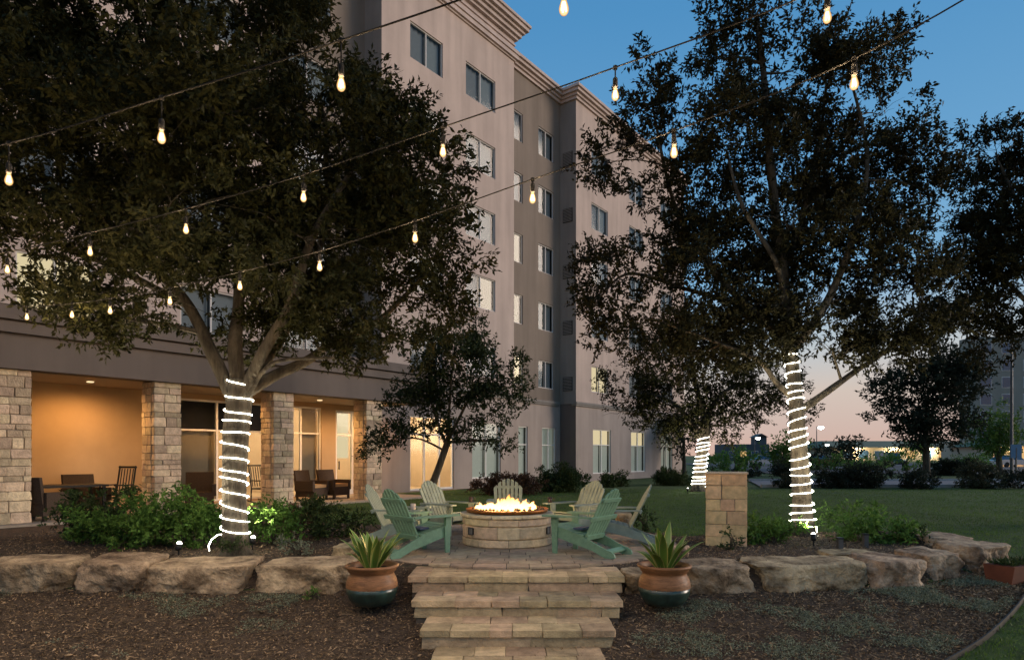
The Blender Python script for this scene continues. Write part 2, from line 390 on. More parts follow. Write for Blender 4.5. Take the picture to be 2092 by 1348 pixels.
# ------------------------------------------------------------------ terrain
BX = [-14, -9, -6, -4, -2, 0, 2, 3, 4, 5, 5.8, 6.6, 7.3, 7.9, 8.4]
BY = [9.5, 9.1, 8.85, 8.8, 8.75, 8.7, 8.75, 8.75, 8.8, 8.95, 9.2, 9.7, 10.5, 11.4, 12.4]
def yb(x): return interp(x, BX, BY)
EX = [2.2, 3.0, 3.9, 5.2, 6.5, 7.3, 7.9]; EY = [4.6, 5.55, 6.35, 7.25, 8.4, 9.4, 10.4]
def low(x, y): return -.30 - .17 * max(0, min(8.6 - y, 4)) + (max(0, y - 8.6) * .06)
def sstep(t): t = min(1, max(0, t)); return t * t * (3 - 2 * t)
def gz(x, y):
    wd = .35 if x < 6.8 else .35 + (x - 6.8) * 1.6
    f = sstep((y - yb(x) + wd * .5) / wd)
    und = .02 * mnoise.noise(Vector((x * .7, y * .7, 0)))
    return lerp(low(x, y), 0, f) + und - .03
def sheet(name, xs, yfun, ny, m, dz=0, kind='structure', smooth=True):
    v = []; f = []
    for i, x in enumerate(xs):
        y0, y1 = yfun(x)
        for j in range(ny + 1):
            y = lerp(y0, y1, j / ny); v.append((x, y, gz(x, y) + dz))
    for i in range(len(xs) - 1):
        for j in range(ny):
            a = i * (ny + 1) + j; f.append((a, a + ny + 1, a + ny + 2, a + 1))
    mb = MB(); mb.add(v, f); return mb.obj(name, m, None, smooth, kind=kind)
gx = list(np.unique(np.concatenate([np.linspace(-900, -40, 12), np.linspace(-40, -14, 14), np.linspace(-14, 14, 113), np.linspace(14, 40, 14), np.linspace(40, 900, 12)])))
gy = list(np.unique(np.concatenate([np.linspace(-60, 3, 12), np.linspace(3, 15, 97), np.linspace(15, 40, 20), np.linspace(40, 2400, 16)])))
v = [(x, y, gz(x, y)) for x in gx for y in gy]; ny = len(gy)
MB().add(v, [(i * ny + j, (i + 1) * ny + j, (i + 1) * ny + j + 1, i * ny + j + 1) for i in range(len(gx) - 1) for j in range(ny - 1)]).obj('lawn', M['lawn'], None, True, kind='structure')
fx = list(np.linspace(-13, 7.6, 140))
def front_rng(x): return (2.0 if x < 0 else interp(x, [0, 2.2] + EX[1:], [2.0, 4.6] + EY[1:]), yb(x) + .1)
sheet('mulch_bed', fx, front_rng, 60, M['mulch'], .012)
ubX = [-14, -9, -6, -4, -2.6, 0, 2.2, 3, 5, 7, 8.2]; ubY = [14.5, 14.8, 14.9, 14.4, 13.9, 14.4, 13.4, 11.9, 12.4, 12.9, 12.6]
def up_rng(x): return (yb(x) + .1, max(yb(x) + .15, interp(x, ubX, ubY)))
sheet('planting_bed', list(np.linspace(-13, 8.2, 140)), up_rng, 50, M['mulch'], .012)

# mulch chips
def scatter(n, xs, fr, test=None):
    x = rng.uniform(xs[0], xs[1], n); u = rng.uniform(0, 1, n); P = []
    for a, b in zip(x, u):
        y0, y1 = fr(a); y = lerp(y0, y1, b)
        if test and not test(a, y): continue
        P.append((a, y, gz(a, y) + .018))
    return np.array(P)
PATIO = Vector((0, 11.35)); PR = 2.75
def off_patio(x, y): return (x - PATIO.x) ** 2 + (y - PATIO.y) ** 2 > (PR + .04) ** 2
def cn(x, y): return mnoise.noise(Vector((x * 1.1, y * 1.5, 3.3))) + .5 * mnoise.noise(Vector((x * 3.1, y * 3.4, 9)))
P = scatter(78000, (-7.5, 7.4), lambda x: (max(front_rng(x)[0], 5.4), front_rng(x)[1]))
D = rng.normal(size=P.shape); D[:, 2] *= .35; N = rng.normal(size=P.shape) * .45 + np.array([0, 0, 1.0])
link('mulch_chips', leafmesh('mulch_chips', P, D, N, np.where(rng.uniform(0, 1, len(P)) < .1, rng.uniform(.06, .11, len(P)), rng.uniform(.015, .06, len(P))), rng.uniform(.006, .02, len(P)), rng.beta(1.4, 2.2, len(P)), M['chip'], .05))['kind'] = 'stuff'
P = scatter(1500, (-7.5, 7.2), lambda x: (max(front_rng(x)[0], 5.4), front_rng(x)[1])); P[:, 2] += .012
D = rng.normal(size=P.shape); D[:, 2] *= .4; N = rng.normal(size=P.shape) * .5 + np.array([0, 0, 1.0])
link('fallen_leaves', leafmesh('fallen_leaves', P, D, N, rng.uniform(.035, .075, len(P)), rng.uniform(.014, .026, len(P)), rng.uniform(.3, 1, len(P)), M['chip'], .25))['kind'] = 'stuff'
P = scatter(42000, (-9, 8.1), up_rng, off_patio)
D = rng.normal(size=P.shape); D[:, 2] *= .35; N = rng.normal(size=P.shape) * .45 + np.array([0, 0, 1.0])
link('bed_mulch_chips', leafmesh('bed_mulch_chips', P, D, N, rng.uniform(.02, .07, len(P)), rng.uniform(.008, .02, len(P)), rng.beta(1.6, 1.7, len(P)), M['chip'], .05))['kind'] = 'stuff'
# grey-green ground cover in patches
P = scatter(80000, (-7.5, 7.2), lambda x: (max(front_rng(x)[0] + .1, 5.4), front_rng(x)[1] - .35), lambda x, y: cn(x, y) + (.1 if x > 2 else 0) >.20 + random.random() * .42 and abs(x + .05) > 1.35)
P = np.repeat(P, 4, 0) + rng.normal(size=(len(P) * 4, 3)) * np.array([.03, .03, .008]); P[:, 2] += .01
D = rng.normal(size=P.shape) * np.array([1, 1, .4]) + np.array([0, 0, .5]); N = unit(len(P)) + np.array([0, -.3, .8])
link('ground_cover', leafmesh('ground_cover', P, D, N, rng.uniform(.012, .034, len(P)), rng.uniform(.005, .012, len(P)), rng.uniform(0, 1, len(P)), M['cover']))['kind'] = 'stuff'
# lawn blades
def lawn_pts(n, x0, x1, y0, y1, test):
    x = rng.uniform(x0, x1, n); y = y0 * (y1 / y0) ** rng.uniform(0, 1, n)
    k = np.array([test(a, b) for a, b in zip(x, y)]); x = x[k]; y = y[k]
    return np.array([(a, b, gz(a, b)) for a, b in zip(x, y)])
def hotel_front(x, y): return .8 * x - .6 * y > -18.3
def lawn_ok(x, y): return y > interp(x, ubX, ubY) + random.uniform(-.15, .1) and hotel_front(x, y) and abs(x) < y * .8 + 1 and off_patio(x, y)
P = np.concatenate([lawn_pts(150000, -7, 22, 11.5, 28.6, lawn_ok), lawn_pts(40000, 2.2, 9.5, 5.2, 13, lambda x, y: (x > interp(y, EY, EX) + .05 if y < 10.4 else x > 8.3) and (y < interp(x, BX, BY) or x > 8.3))])
D = rng.normal(size=P.shape) * .45 + np.array([0, 0, 1.0]); N = unit(len(P))
link('grass', leafmesh('grass', P, D, N, rng.uniform(.025, .06, len(P)), rng.uniform(.006, .012, len(P)), np.clip(rng.normal(.42, .17, len(P)) + .35 * np.array([mnoise.noise(Vector((a[0] * .55, a[1] * .3, 1))) + .5 * mnoise.noise(Vector((a[0] * 2.2, a[1] * 1.2, 5))) for a in P]), 0, 1), M['grass']))['kind'] = 'stuff'

# ------------------------------------------------------------------ hotel
HO = Vector((22, 18.9, 0)); dv = Vector((.6, .8, 0)); nv = Vector((.8, -.6, 0))
hw = dv * HO.x - nv * HO.y
def HP(s, c, z): return dv * s - nv * c + Vector((0, 0, z))      # world point from hotel coordinates
hotel = thing('hotel_building', 'multi-storey pink and taupe stucco hotel with stone-columned porch wing', 'hotel', hw, math.atan2(.8, .6))
class HB(MB):
    def obj(s, name, mats, parent=hotel, smooth=False, **k):
        s.v = [(a - HO.x, b - HO.y, c - HO.z) for a, b, c in s.v] if parent is hotel or k.pop('sub', True) else s.v
        return MB.obj(s, name, mats, parent, smooth, **k)
def wallpiece(name, m, c, s0, s1, z0, z1, ops=(), rev=.14, parent=hotel):
    """stucco wall in the plane depth=c, with real openings and reveals"""
    b = HB(); ss = sorted({s0, s1, *[o[0] for o in ops], *[o[1] for o in ops]}); zs = sorted({z0, z1, *[o[2] for o in ops], *[o[3] for o in ops]})
    ss = [x for x in ss if s0 <= x <= s1]; zs = [x for x in zs if z0 <= x <= z1]
    for i in range(len(ss) - 1):
        for j in range(len(zs) - 1):
            a, d, e_, g = ss[i], ss[i + 1], zs[j], zs[j + 1]; cs_, cz = (a + d) / 2, (e_ + g) / 2
            if any(o[0] < cs_ < o[1] and o[2] < cz < o[3] for o in ops): continue
            b.add([(a, c, e_), (d, c, e_), (d, c, g), (a, c, g)], [(0, 1, 2, 3)])
    for a, d, e_, g in [o[:4] for o in ops]:
        q = c + rev
        b.add([(a, c, e_), (a, q, e_), (a, q, g), (a, c, g)], [(0, 1, 2, 3)]); b.add([(d, c, e_), (d, c, g), (d, q, g), (d, q, e_)], [(0, 1, 2, 3)])
        b.add([(a, c, e_), (d, c, e_), (d, q, e_), (a, q, e_)], [(0, 1, 2, 3)]); b.add([(a, c, g), (a, q, g), (d, q, g), (d, c, g)], [(0, 1, 2, 3)])
    return b.obj(name, m, parent)
def pleats(b, s0, s1, c, z0, z1, n=None, amp=.03):
    n = n or max(4, int((s1 - s0) / .13)); vs = []
    for i in range(n + 1):
        s = lerp(s0, s1, i / n); q = c + (amp if i % 2 else -amp)
        vs += [(s, q, z0), (s, q, z1)]
    b.add(vs, [(2 * i, 2 * i + 2, 2 * i + 3, 2 * i + 1) for i in range(n)])
def window(c, s0, s1, z0, z1, cuts, fr, trans=(), fill=('curtain', 'curtain'), fw=.055, dep=.09, top=None, glass=True, back=True):
    """frame, one pane per light, a curtain behind each column; cuts and trans split it"""
    f = HB(); q = c + .05
    xs = [s0] + list(cuts) + [s1]; zs = [z0] + list(trans) + [z1]
    f.box(s0, s1, q, q + dep, z0, z0 + fw); f.box(s0, s1, q, q + dep, z1 - fw, z1)
    f.box(s0, s0 + fw, q, q + dep, z0 + fw, z1 - fw); f.box(s1 - fw, s1, q, q + dep, z0 + fw, z1 - fw)
    for x in cuts: f.box(x - fw * .5, x + fw * .5, q + .004, q + dep - .004, z0 + fw, z1 - fw)
    for z in trans:
        for i in range(len(xs) - 1):
            f.box(xs[i] + fw * .5, xs[i + 1] - fw * .5, q + .008, q + dep - .008, z - fw * .4, z + fw * .4)
    w_ = f.obj('window', M[fr])
    for i in range(len(xs) - 1):
        for j in range(len(zs) - 1):
            p = HB(); y = q + dep * .5
            p.add([(xs[i], y, zs[j]), (xs[i + 1], y, zs[j]), (xs[i + 1], y, zs[j + 1]), (xs[i], y, zs[j + 1])], [(0, 1, 2, 3)])
            p.obj('pane', M['glass'], w_)
        fl = fill[i % len(fill)]
        zt = trans[-1] if (top and trans) else z1
        if fl:
            p = HB(); pleats(p, xs[i] + .01, xs[i + 1] - .01, q + .17, z0, zt); p.obj('curtain', M[fl], w_, True)
        if top:
            p = HB(); y = q + .2; p.add([(xs[i], y, zt), (xs[i + 1], y, zt), (xs[i + 1], y, z1), (xs[i], y, z1)], [(0, 1, 2, 3)]); p.obj('valance', M[top], w_)
    if back:
        b = HB(); b.box(s0 - .05, s1 + .05, q + .5, q + .52, z0 - .1, z1 + .1); b.box(s0 - .05, s0 - .03, q + .12, q + .5, z0 - .1, z1 + .1); b.box(s1 + .03, s1 + .05, q + .12, q + .5, z0 - .1, z1 + .1)
        b.obj('room_back', M['void'], w_)
    return w_

ROWS = [18.65, 15.6, 12.55, 9.5, 6.45]; WH = 1.45
CP, CM, CR, CL = 18.9, 19.6, 18.6, 19.86
TOPZ = 20.7
ZB = 4.25
def rowops(spans, skip=()):
    return [(a, b, z - WH, z) for i, z in enumerate(ROWS) for a, b in spans if i not in skip]
# lower storey and upper storeys are separate coats of stucco, belt course between
pk = [(18.49, 20.38), (21.85, 23.92)]; gp = [(18.5, 21.1, .05, 3.05), (22.3, 24.35, .42, 2.93)]
wallpiece('wall', M['pink'], CP, 17.0, 25.36, ZB, TOPZ, rowops(pk))
wallpiece('wall', M['lowpink'], CP + .02, 17.0, 25.34, 0, ZB, gp)
md = [(25.75, 27.05), (28.43, 29.9)]; gm = [(26.7, 27.5, .42, 2.93), (28.8, 30.1, .42, 2.93)]
wallpiece('wall', M['taupe'], CM, 25.36, 30.55, ZB, TOPZ, rowops(md))
wallpiece('wall', M['lowpink'], CM + .02, 25.36, 30.55, 0, ZB, gm)
rt = [(32.2, 34.1), (36.8, 38.7), (41.4, 43.3)]; gr = [(32.4, 34.5, .42, 2.93), (37.1, 39.1, .42, 2.93), (41.5, 43.4, .42, 2.93)]
wallpiece('wall', M['pink'], CR, 30.55, 45.4, ZB, TOPZ, rowops(rt))
wallpiece('wall', M['lowpink'], CR + .02, 30.57, 45.38, 0, ZB, gr)
lf = [(-3.2, -1.3), (1.6, 3.5), (5.6, 7.3), (9.6, 11.5), (13.4, 15.4)]
wallpiece('wall', M['taupe'], CL, 12.3, 17.0, 3.3, TOPZ, rowops(lf[4:]))
wallpiece('wall', M['pink'], CL - .6, -14, 12.3, 3.3, TOPZ, rowops(lf[:4]))
# returns, ends and roof
def sidewall(m, s, c0, c1, z0, z1, face=-1):
    b = HB(); b.add([(s, c0, z0), (s, c1, z0), (s, c1, z1), (s, c0, z1)], [(0, 1, 2, 3)]); return b.obj('return_wall', m)
sidewall(M['grey'], 30.55, CR, CM, ZB, TOPZ); sidewall(M['fascia'], 30.57, CR + .02, CM + .02, 0, ZB)  # left-facing return: its shade is put into darker grey and brown
sidewall(M['grey'], 17.0, CP, CL, 3.3, TOPZ); sidewall(M['pink'], 25.36, CP, CM, ZB, TOPZ); sidewall(M['lowpink'], 25.34, CP + .02, CM + .02, 0, ZB)  # grey on the pink tower's left return is shade put into colour
sidewall(M['pink'], 12.3, CL - .6, CL, 3.3, TOPZ)
sidewall(M['pink'], 45.4, CR, 38, 0, TOPZ); sidewall(M['pink'], -14, CL - .6, 38, 0, TOPZ)
HB().box(-14, 45.4, 20.4, 38, TOPZ - .5, TOPZ - .3).obj('roof', M['grey']); HB().box(-14, 45.4, 37.9, 38, 0, TOPZ).obj('wall', M['pink'])
def molding(name, m, prof, c, s0, s1, end0=0, end1=0):
    """stepped moulding along a facade: prof = [(projection, z0, z1)]"""
    b = HB()
    for pr, z0, z1 in prof: b.box(s0 - (pr if end0 else 0), s1 + (pr if end1 else 0), c - pr, c + .25, z0, z1)
    return b.obj(name, m)
CORN = [(.10, 20.62, 20.78), (.20, 20.78, 20.92), (.34, 20.92, 21.08), (.44, 21.08, 21.22)]
b = HB()
for pr, z0, z1 in CORN: b.box(25.5, 30.55 - pr, CM - pr, CM + .25, z0, z1); b.box(30.55 - pr, 30.8, CR + .25, CM + .25, z0, z1)
b.obj('cornice', M['cornice']); molding('cornice', M['cornice'], CORN, CR, 30.55, 45.4, 1, 1); molding('cornice', M['cornice'], CORN, CL, 11, 16.9)
molding('cornice', M['cornice'], CORN, CL - .6, -14, 12.3, 1)
b = HB(); b.box(16.98, 25.38, CP + .01, CP + 4, 20.6, 21.5); b.obj('parapet', M['cornice'])
molding('cornice', M['cornice'], [(.07, 20.28, 20.36), (.16, 20.36, 20.56), (.22, 20.56, 20.66)], CP, 17.0, 25.36, 1, 1)
molding('cornice', M['cornice'], [(.05, 21.02, 21.09), (.14, 21.28, 21.42), (.26, 21.42, 21.60), (.38, 21.60, 21.74), (.52, 21.74, 21.92), (.60, 21.92, 22.04)], CP, 17.0, 25.38, 1, 1)
BELT = [(.05, ZB - .12, ZB - .02), (.09, ZB - .02, ZB + .1)]
for c, a, b_, e0, e1 in ((CP, 17.0, 25.36, 0, 1), (CM, 25.5, 30.4, 0, 0), (CR, 30.55, 45.4, 1, 1)): molding('belt_course', M['grey'], BELT, c, a, b_, e0, e1)
# upper windows
def upper(c, spans, fillf):
    for i, z in enumerate(ROWS):
        for k, (a, b_) in enumerate(spans):
            mid = lerp(a, b_, .5); window(c, a, b_, z - WH, z, [mid] if b_ - a > 1.4 else [], 'framed', (), fillf(i, k), .045)
upper(CP, pk, lambda i, k: ('curtaind', 'litdim') if (i, k) == (3, 1) else ('curtaind', 'curtain'))
upper(CM, md, lambda i, k: (('curtaind',) if i == 0 else ('litdim',) if i in (2, 3) else ('lit',) if i == 4 else ('curtain',)) if k == 0 else (('curtaind', 'curtaind') if i < 3 else ('curtain', 'curtaind')))
upper(CR, rt, lambda i, k: ('lit', 'lit') if (i, k) == (4, 0) else ('curtaind', 'curtain'))
upper(CL - .6, lf[:4], lambda i, k: ('lit', 'lit') if (i, k) == (4, 2) else ('curtaind', 'curtaind'))
upper(CL, lf[4:], lambda i, k: ('curtaind', 'curtain'))
# ground storey windows
window(CP + .02, 22.3, 24.35, .42, 2.93, [23.32], 'frame', [2.2], ('curtlit', 'curtlit'))
window(CM + .02, 26.7, 27.5, .42, 2.93, [], 'frame', [2.0], ('curtlit',)); window(CM + .02, 28.8, 30.1, .42, 2.93, [29.45], 'frame', [2.0], ('curtlit', 'curtlit'))
for a, b_, g in ((32.4, 34.5, 1), (37.1, 39.1, 1), (41.5, 43.4, 0)): window(CR + .02, a, b_, .42, 2.93, [(a + b_) / 2], 'frame', [2.05], ('curtlit', 'curtlit'), top='lit' if g else None)
# grilles on the return face
for z in ROWS:
    b = HB(); s = 30.55; b.box(s - .03, s - .002, 18.82, 19.42, z - 1.5, z - .75); v_ = b.obj('vent_grille', M['metal'])
    b = HB()
    for k in range(9): b.box(s - .05, s - .03, 18.85, 19.39, z - 1.46 + k * .08, z - 1.42 + k * .08)
    b.obj('louvre', M['grey'], v_)
# ---- porch wing
CW, CB = 16.5, 19.0
FZ = 3.24
b = HB(); b.box(-14, 16.7, CW - .12, CW + .35, FZ, 3.93); b.obj('fascia', M['fascia'])
b = HB()
for k, (pr, z0, z1) in enumerate([(.04, 3.93, 3.97), (.17, 3.97, 4.19), (.09, 4.19, 4.23), (.24, 4.23, 4.45), (.18, 4.45, 4.52)]): b.box(-14, 16.7 + pr, CW - .05 - pr, CW + .35, z0, z1)
b.obj('fascia_moulding', M['fascia'])
b = HB(); b.box(16.5, 16.7, CW + .35, CB, FZ, 4.45); b.obj('fascia_end', M['fascia'])
HB().box(-14, 16.5, CW + .35, CL, 4.30, 4.40).obj('wing_roof', M['grey'])
HB().box(-14, 16.5, CW + .35, CB + .0, FZ + .01, FZ + .06).obj('soffit', M['soffit'])
HB().box(-14, 17.0, CW - .35, CB + 4.5, -.2, .03).obj('porch_floor', M['concrete'])
ops = [(8.5, 12.3, .08, 3.1), (12.75, 14.35, .08, 3.1), (14.95, 15.8, .05, 3.05), (3.2, 5.85, .08, 3.1), (-6, -1, .08, 3.1)]
wallpiece('porch_wall', M['porch'], CB, -14, 17.0, .03, FZ + .01, ops)
for a, b_, cuts in ((8.5, 12.3, [8.95, 10.6]), (12.75, 14.35, [13.55]), (3.2, 5.85, [4.5]), (-6, -1, [-3.5])):
    window(CB, a, b_, .08, 3.1, cuts, 'frame', [2.2], ('curtwarm', 'curtwarm', None) if a == 8.5 else (None, 'curtwarm'), .06, top='void' if a == 8.5 else None, back=False)
def door(c, s0, s1, z0, z1):
    f = HB(); q = c + .05; fw = .09
    f.box(s0, s1, q, q + .09, z1 - fw, z1); f.box(s0, s1, q, q + .09, z0, z0 + .2); f.box(s0, s0 + fw, q, q + .09, z0 + .2, z1 - fw); f.box(s1 - fw, s1, q, q + .09, z0 + .2, z1 - fw); f.box(s0 + fw, s1 - fw, q + .01, q + .08, 2.15, 2.22)
    d_ = f.obj('door', M['frame'])
    for za, zb in ((z0 + .2, 2.15), (2.22, z1 - fw)):
        p = HB(); p.add([(s0 + fw, q + .045, za), (s1 - fw, q + .045, za), (s1 - fw, q + .045, zb), (s0 + fw, q + .045, zb)], [(0, 1, 2, 3)]); p.obj('pane', M['glass'], d_)
    p = HB(); p.box(s0 + .14, s0 + .17, q - .06, q - .02, .95, 1.25); p.box(s0 + .145, s0 + .165, q - .03, q, .98, 1.0); p.box(s0 + .145, s0 + .165, q - .03, q, 1.2, 1.22); p.obj('handle', M['metal'], d_)
    p = HB(); p.add([(s0 + fw, q + .2, 1.35), (s1 - fw, q + .2, 1.35), (s1 - fw, q + .2, z1), (s0 + fw, q + .2, z1)], [(0, 1, 2, 3)]); p.obj('blind', M['lit'], d_)
door(CB, 14.95, 15.8, .05, 3.05)
# storefront at the foot of the pink tower
window(CP + .02, 18.5, 21.1, .05, 3.05, [19.35, 20.25], 'frame', [2.3], (None, None), .07, back=False)
# lounge behind the porch glass
b = HB(); b.box(-14, 21.6, CB + 4.3, CB + 4.4, 0, 3.4); b.box(-14, 21.6, CB + .2, CB + 4.4, 3.3, 3.4); b.box(-14, 21.6, CB + .2, CB + 4.4, -.06, .031); b.box(21.5, 21.6, CB + .2, CB + 4.4, 0, 3.3); b.obj('lounge_wall', M['inner'])
def hlamp(name, kind, s, c, z, watt, col, rad=.1, spot=None, aim=None):
    ld = bpy.data.lights.new(name, kind); ld.energy = watt; ld.color = col; ld.shadow_soft_size = rad
    o = bpy.data.objects.new(name, ld); C.objects.link(o); o.location = HP(s, c, z)
    if kind == 'SPOT':
        ld.spot_size = R(spot); ld.spot_blend = .7
        o.rotation_euler = ((HP(*aim) - HP(s, c, z)).to_track_quat('-Z', 'Y').to_euler() if aim else (0, 0, 0))
    return o
for s, wt in ((6.7, 165), (10.2, 100), (13.4, 150), (16.0, 150), (3.4, 100)):
    b = HB(); b.box(s - .06, s + .06, 17.78, 17.90, FZ - .02, FZ + .012); b.obj('downlight', M['downl'])
    hlamp('porch_downlight_lamp', 'SPOT', s, 17.75, FZ - .06, wt, (1, .52, .175), .09, 168, (s + .05, 18.0, 0))
for s, wt in ((10.4, 80), (13.6, 140), (15.6, 200), (19.6, 330), (4.5, 40)): hlamp('lounge_ceiling_lamp', 'POINT', s, CB + 1.9, 2.9, wt, (1, .70, .40), .2)
# stone columns
def stone_column(s1, c0, wd, dp, z1):
    col = HB().box(s1 - wd + .02, s1 - .02, c0 + .02, c0 + dp - .02, .0, z1).obj('stone_column', M['mortar'])
    rd = random.Random(int(s1 * 100)); z = .02
    while z < z1 - .05:
        h = rd.choice([.12, .16, .2, .24]); h = min(h, z1 - z - .002)
        if z1 - z - h < .08: h = z1 - z - .002
        x = s1 - wd
        first = True
        while x < s1 - .04:
            L = rd.uniform(.16, .42); L = L if s1 - x - L > .1 else s1 - x
            link('stone', rd.choice(B_stone), col, (x + L / 2 - HO.x, c0 + .06 + rd.uniform(-.008, .008) - HO.y, z + h / 2), (0, 0, 0), (L - .012, .14, h - .012)); x += L
        y = c0 + .13
        while y < c0 + dp - .03:
            L = rd.uniform(.15, .34); L = L if c0 + dp - y - L > .1 else c0 + dp - y
            link('stone', rd.choice(B_stone), col, (s1 - wd + .055 + rd.uniform(-.008, .008) - HO.x, y + L / 2 - HO.y, z + h / 2), (0, 0, 0), (.13, L - .012, h - .012)); y += L
        z += h
    return col
for s1 in (5.08, 8.24, 11.49, 14.85): stone_column(s1, CW, .66, .62, FZ - .003)

# ------------------------------------------------------------------ porch furniture
def wicker_chair(s, c, rz, label, cushion=True, name='porch_armchair'):
    t = thing(name, label, 'armchair', HP(s, c, .03), math.atan2(.8, .6) + rz, 'armchairs on the porch')
    MB().box(-.36, .36, -.34, .36, .12, .40).obj('seat', M['wicker'], t)
    MB().prism([(.28, .38), (.38, .38), (.47, .95), (.39, .95)], -.36, .36).obj('backrest', M['wicker'], t)
    for sx_ in (-1, 1):
        MB().box(sx_ * .37 - .055, sx_ * .37 + .055, -.34, .34, .30, .62).obj('armrest', M['wicker'], t)
        for y in (-.3, .3): MB().box(sx_ * .34 - .03, sx_ * .34 + .03, y - .03, y + .03, 0, .13).obj('leg', M['wicker'], t)
    if cushion: MB().box(-.29, .29, -.33, .26, .402, .50).obj('cushion', M['tan'], t)
    return t
wicker_chair(13.0, 17.7, .3, 'dark wicker armchair in front of the tall porch window beside the third stone column')
wicker_chair(13.95, 17.8, .15, 'dark wicker armchair with tan cushion nearest the porch door')
wicker_chair(9.5, 18.0, -.5, 'dark wicker armchair behind the lit oak trunk in the curtained porch bay', False)
wicker_chair(6.75, 18.2, .1, 'wide-backed dark chair against the orange porch wall', False)
wicker_chair(5.35, 16.95, 2.2, 'dark low chair beside the leftmost stone column', False)
def slat_chair(s, c, rz, label, name, rock=False):
    t = thing(name, label, 'chair', HP(s, c, .03), math.atan2(.8, .6) + rz, None)
    MB().box(-.26, .26, -.25, .25, .42, .46).obj('seat', M['black'], t)
    for x in (-.25, .25):
        MB().tube([(x, .26, .05), (x, .24, .45), (x, .36, 1.15)], .022, 6).obj('rear_post', M['black'], t); MB().tube([(x, -.24, .05), (x, -.24, .66)], .02, 6).obj('front_leg', M['black'], t)
        MB().box(x - .03, x + .03, -.28, .26, .66, .69).obj('armrest', M['black'], t)
        if rock: MB().tube(spline([(x, -.42, .08), (x, 0, .02), (x, .5, .1)], 4), .02, 6).obj('rocker', M['black'], t)
    for k in range(5): MB().tube([(-.18 + k * .09, .26, .5), (-.18 + k * .09, .355, 1.08)], .013, 5).obj('back_slat', M['black'], t)
    MB().tube([(-.27, .355, 1.12), (.27, .355, 1.12)], .03, 6).obj('top_rail', M['black'], t); return t
slat_chair(11.3, 17.7, .2, 'black slatted rocking chair behind the wrapped oak trunk', 'rocking_chair', True)
slat_chair(7.35, 18.0, -1.2, 'dark upright porch chair seen side-on by the orange wall', 'upright_chair')
t = thing('porch_table', 'long dark table on the porch in front of the orange wall', 'table', HP(6.1, 17.75, .03), math.atan2(.8, .6))
MB().box(-.8, .8, -.45, .45, .68, .73).obj('tabletop', M['black'], t)
for x in (-.72, .72):
    for y in (-.38, .38): MB().box(x - .03, x + .03, y - .03, y + .03, 0, .68).obj('leg', M['black'], t)

# ------------------------------------------------------------------ patio, steps
pt = thing('patio', 'round patio of tan rectangular pavers around the fire pit', 'patio', (PATIO.x, PATIO.y, 0)); pt['kind'] = 'structure'
MB().lathe([(PR - .02, -.25), (PR - .02, -.012)], 72).obj('patio_base', M['sand'], pt)
def clip_circle(poly, r):
    n = 72; out = poly
    for k in range(n):
        a = 2 * math.pi * (k + .5) / n; nx, ny_ = math.cos(a), math.sin(a); d = r * math.cos(math.pi / n); res = []
        if all(p[0] * nx + p[1] * ny_ <= d for p in out): continue
        for i in range(len(out)):
            p, q = out[i], out[(i + 1) % len(out)]; dp = p[0] * nx + p[1] * ny_ - d; dq = q[0] * nx + q[1] * ny_ - d
            if dp <= 0: res.append(p)
            if dp * dq < 0: tt = dp / (dp - dq); res.append((p[0] + (q[0] - p[0]) * tt, p[1] + (q[1] - p[1]) * tt))
        out = res
        if len(out) < 3: return None
    return out
def area(p): return .5 * abs(sum(p[i][0] * p[(i + 1) % len(p)][1] - p[(i + 1) % len(p)][0] * p[i][1] for i in range(len(p))))
PITC = Vector((-.08, 10.95))
y = -PR; rd = random.Random(5)
while y < PR:
    h = rd.choice([.22, .3, .3]); x = -PR - rd.uniform(0, .4)
    while x < PR:
        L = rd.choice([.3, .45, .6, .38]); g = .006
        poly = clip_circle([(x + g, y + g), (x + L - g, y + g), (x + L - g, y + h - g), (x + g, y + h - g)], PR)
        cx, cy = x + L / 2, y + h / 2
        hid = (cx + PATIO.x - PITC.x) ** 2 + (cy + PATIO.y - PITC.y) ** 2 < .45 ** 2
        if poly and area(poly) > .004 and not hid:
            mx_ = sum(p[0] for p in poly) / len(poly); my_ = sum(p[1] for p in poly) / len(poly); dz = rd.uniform(-.004, .003)
            n = len(poly); ins = [(lerp(p[0], mx_, .02), lerp(p[1], my_, .03)) for p in poly]
            vs = [(p[0] - mx_, p[1] - my_, -.03) for p in poly] + [(p[0] - mx_, p[1] - my_, -.005) for p in poly] + [(p[0] - mx_, p[1] - my_, 0) for p in ins]
            fs = [(i, (i + 1) % n, n + (i + 1) % n, n + i) for i in range(n)] + [(n + i, n + (i + 1) % n, 2 * n + (i + 1) % n, 2 * n + i) for i in range(n)] + [tuple(range(2 * n, 3 * n))]
            MB().add(vs, fs).obj('paver', M['paver'], pt, loc=(mx_, my_, dz))
        x += L
    y += h
st = thing('garden_steps', 'four tan block steps rising from the mulch to the patio', 'steps', (-.0, 7.5, -.6)); st['kind'] = 'structure'
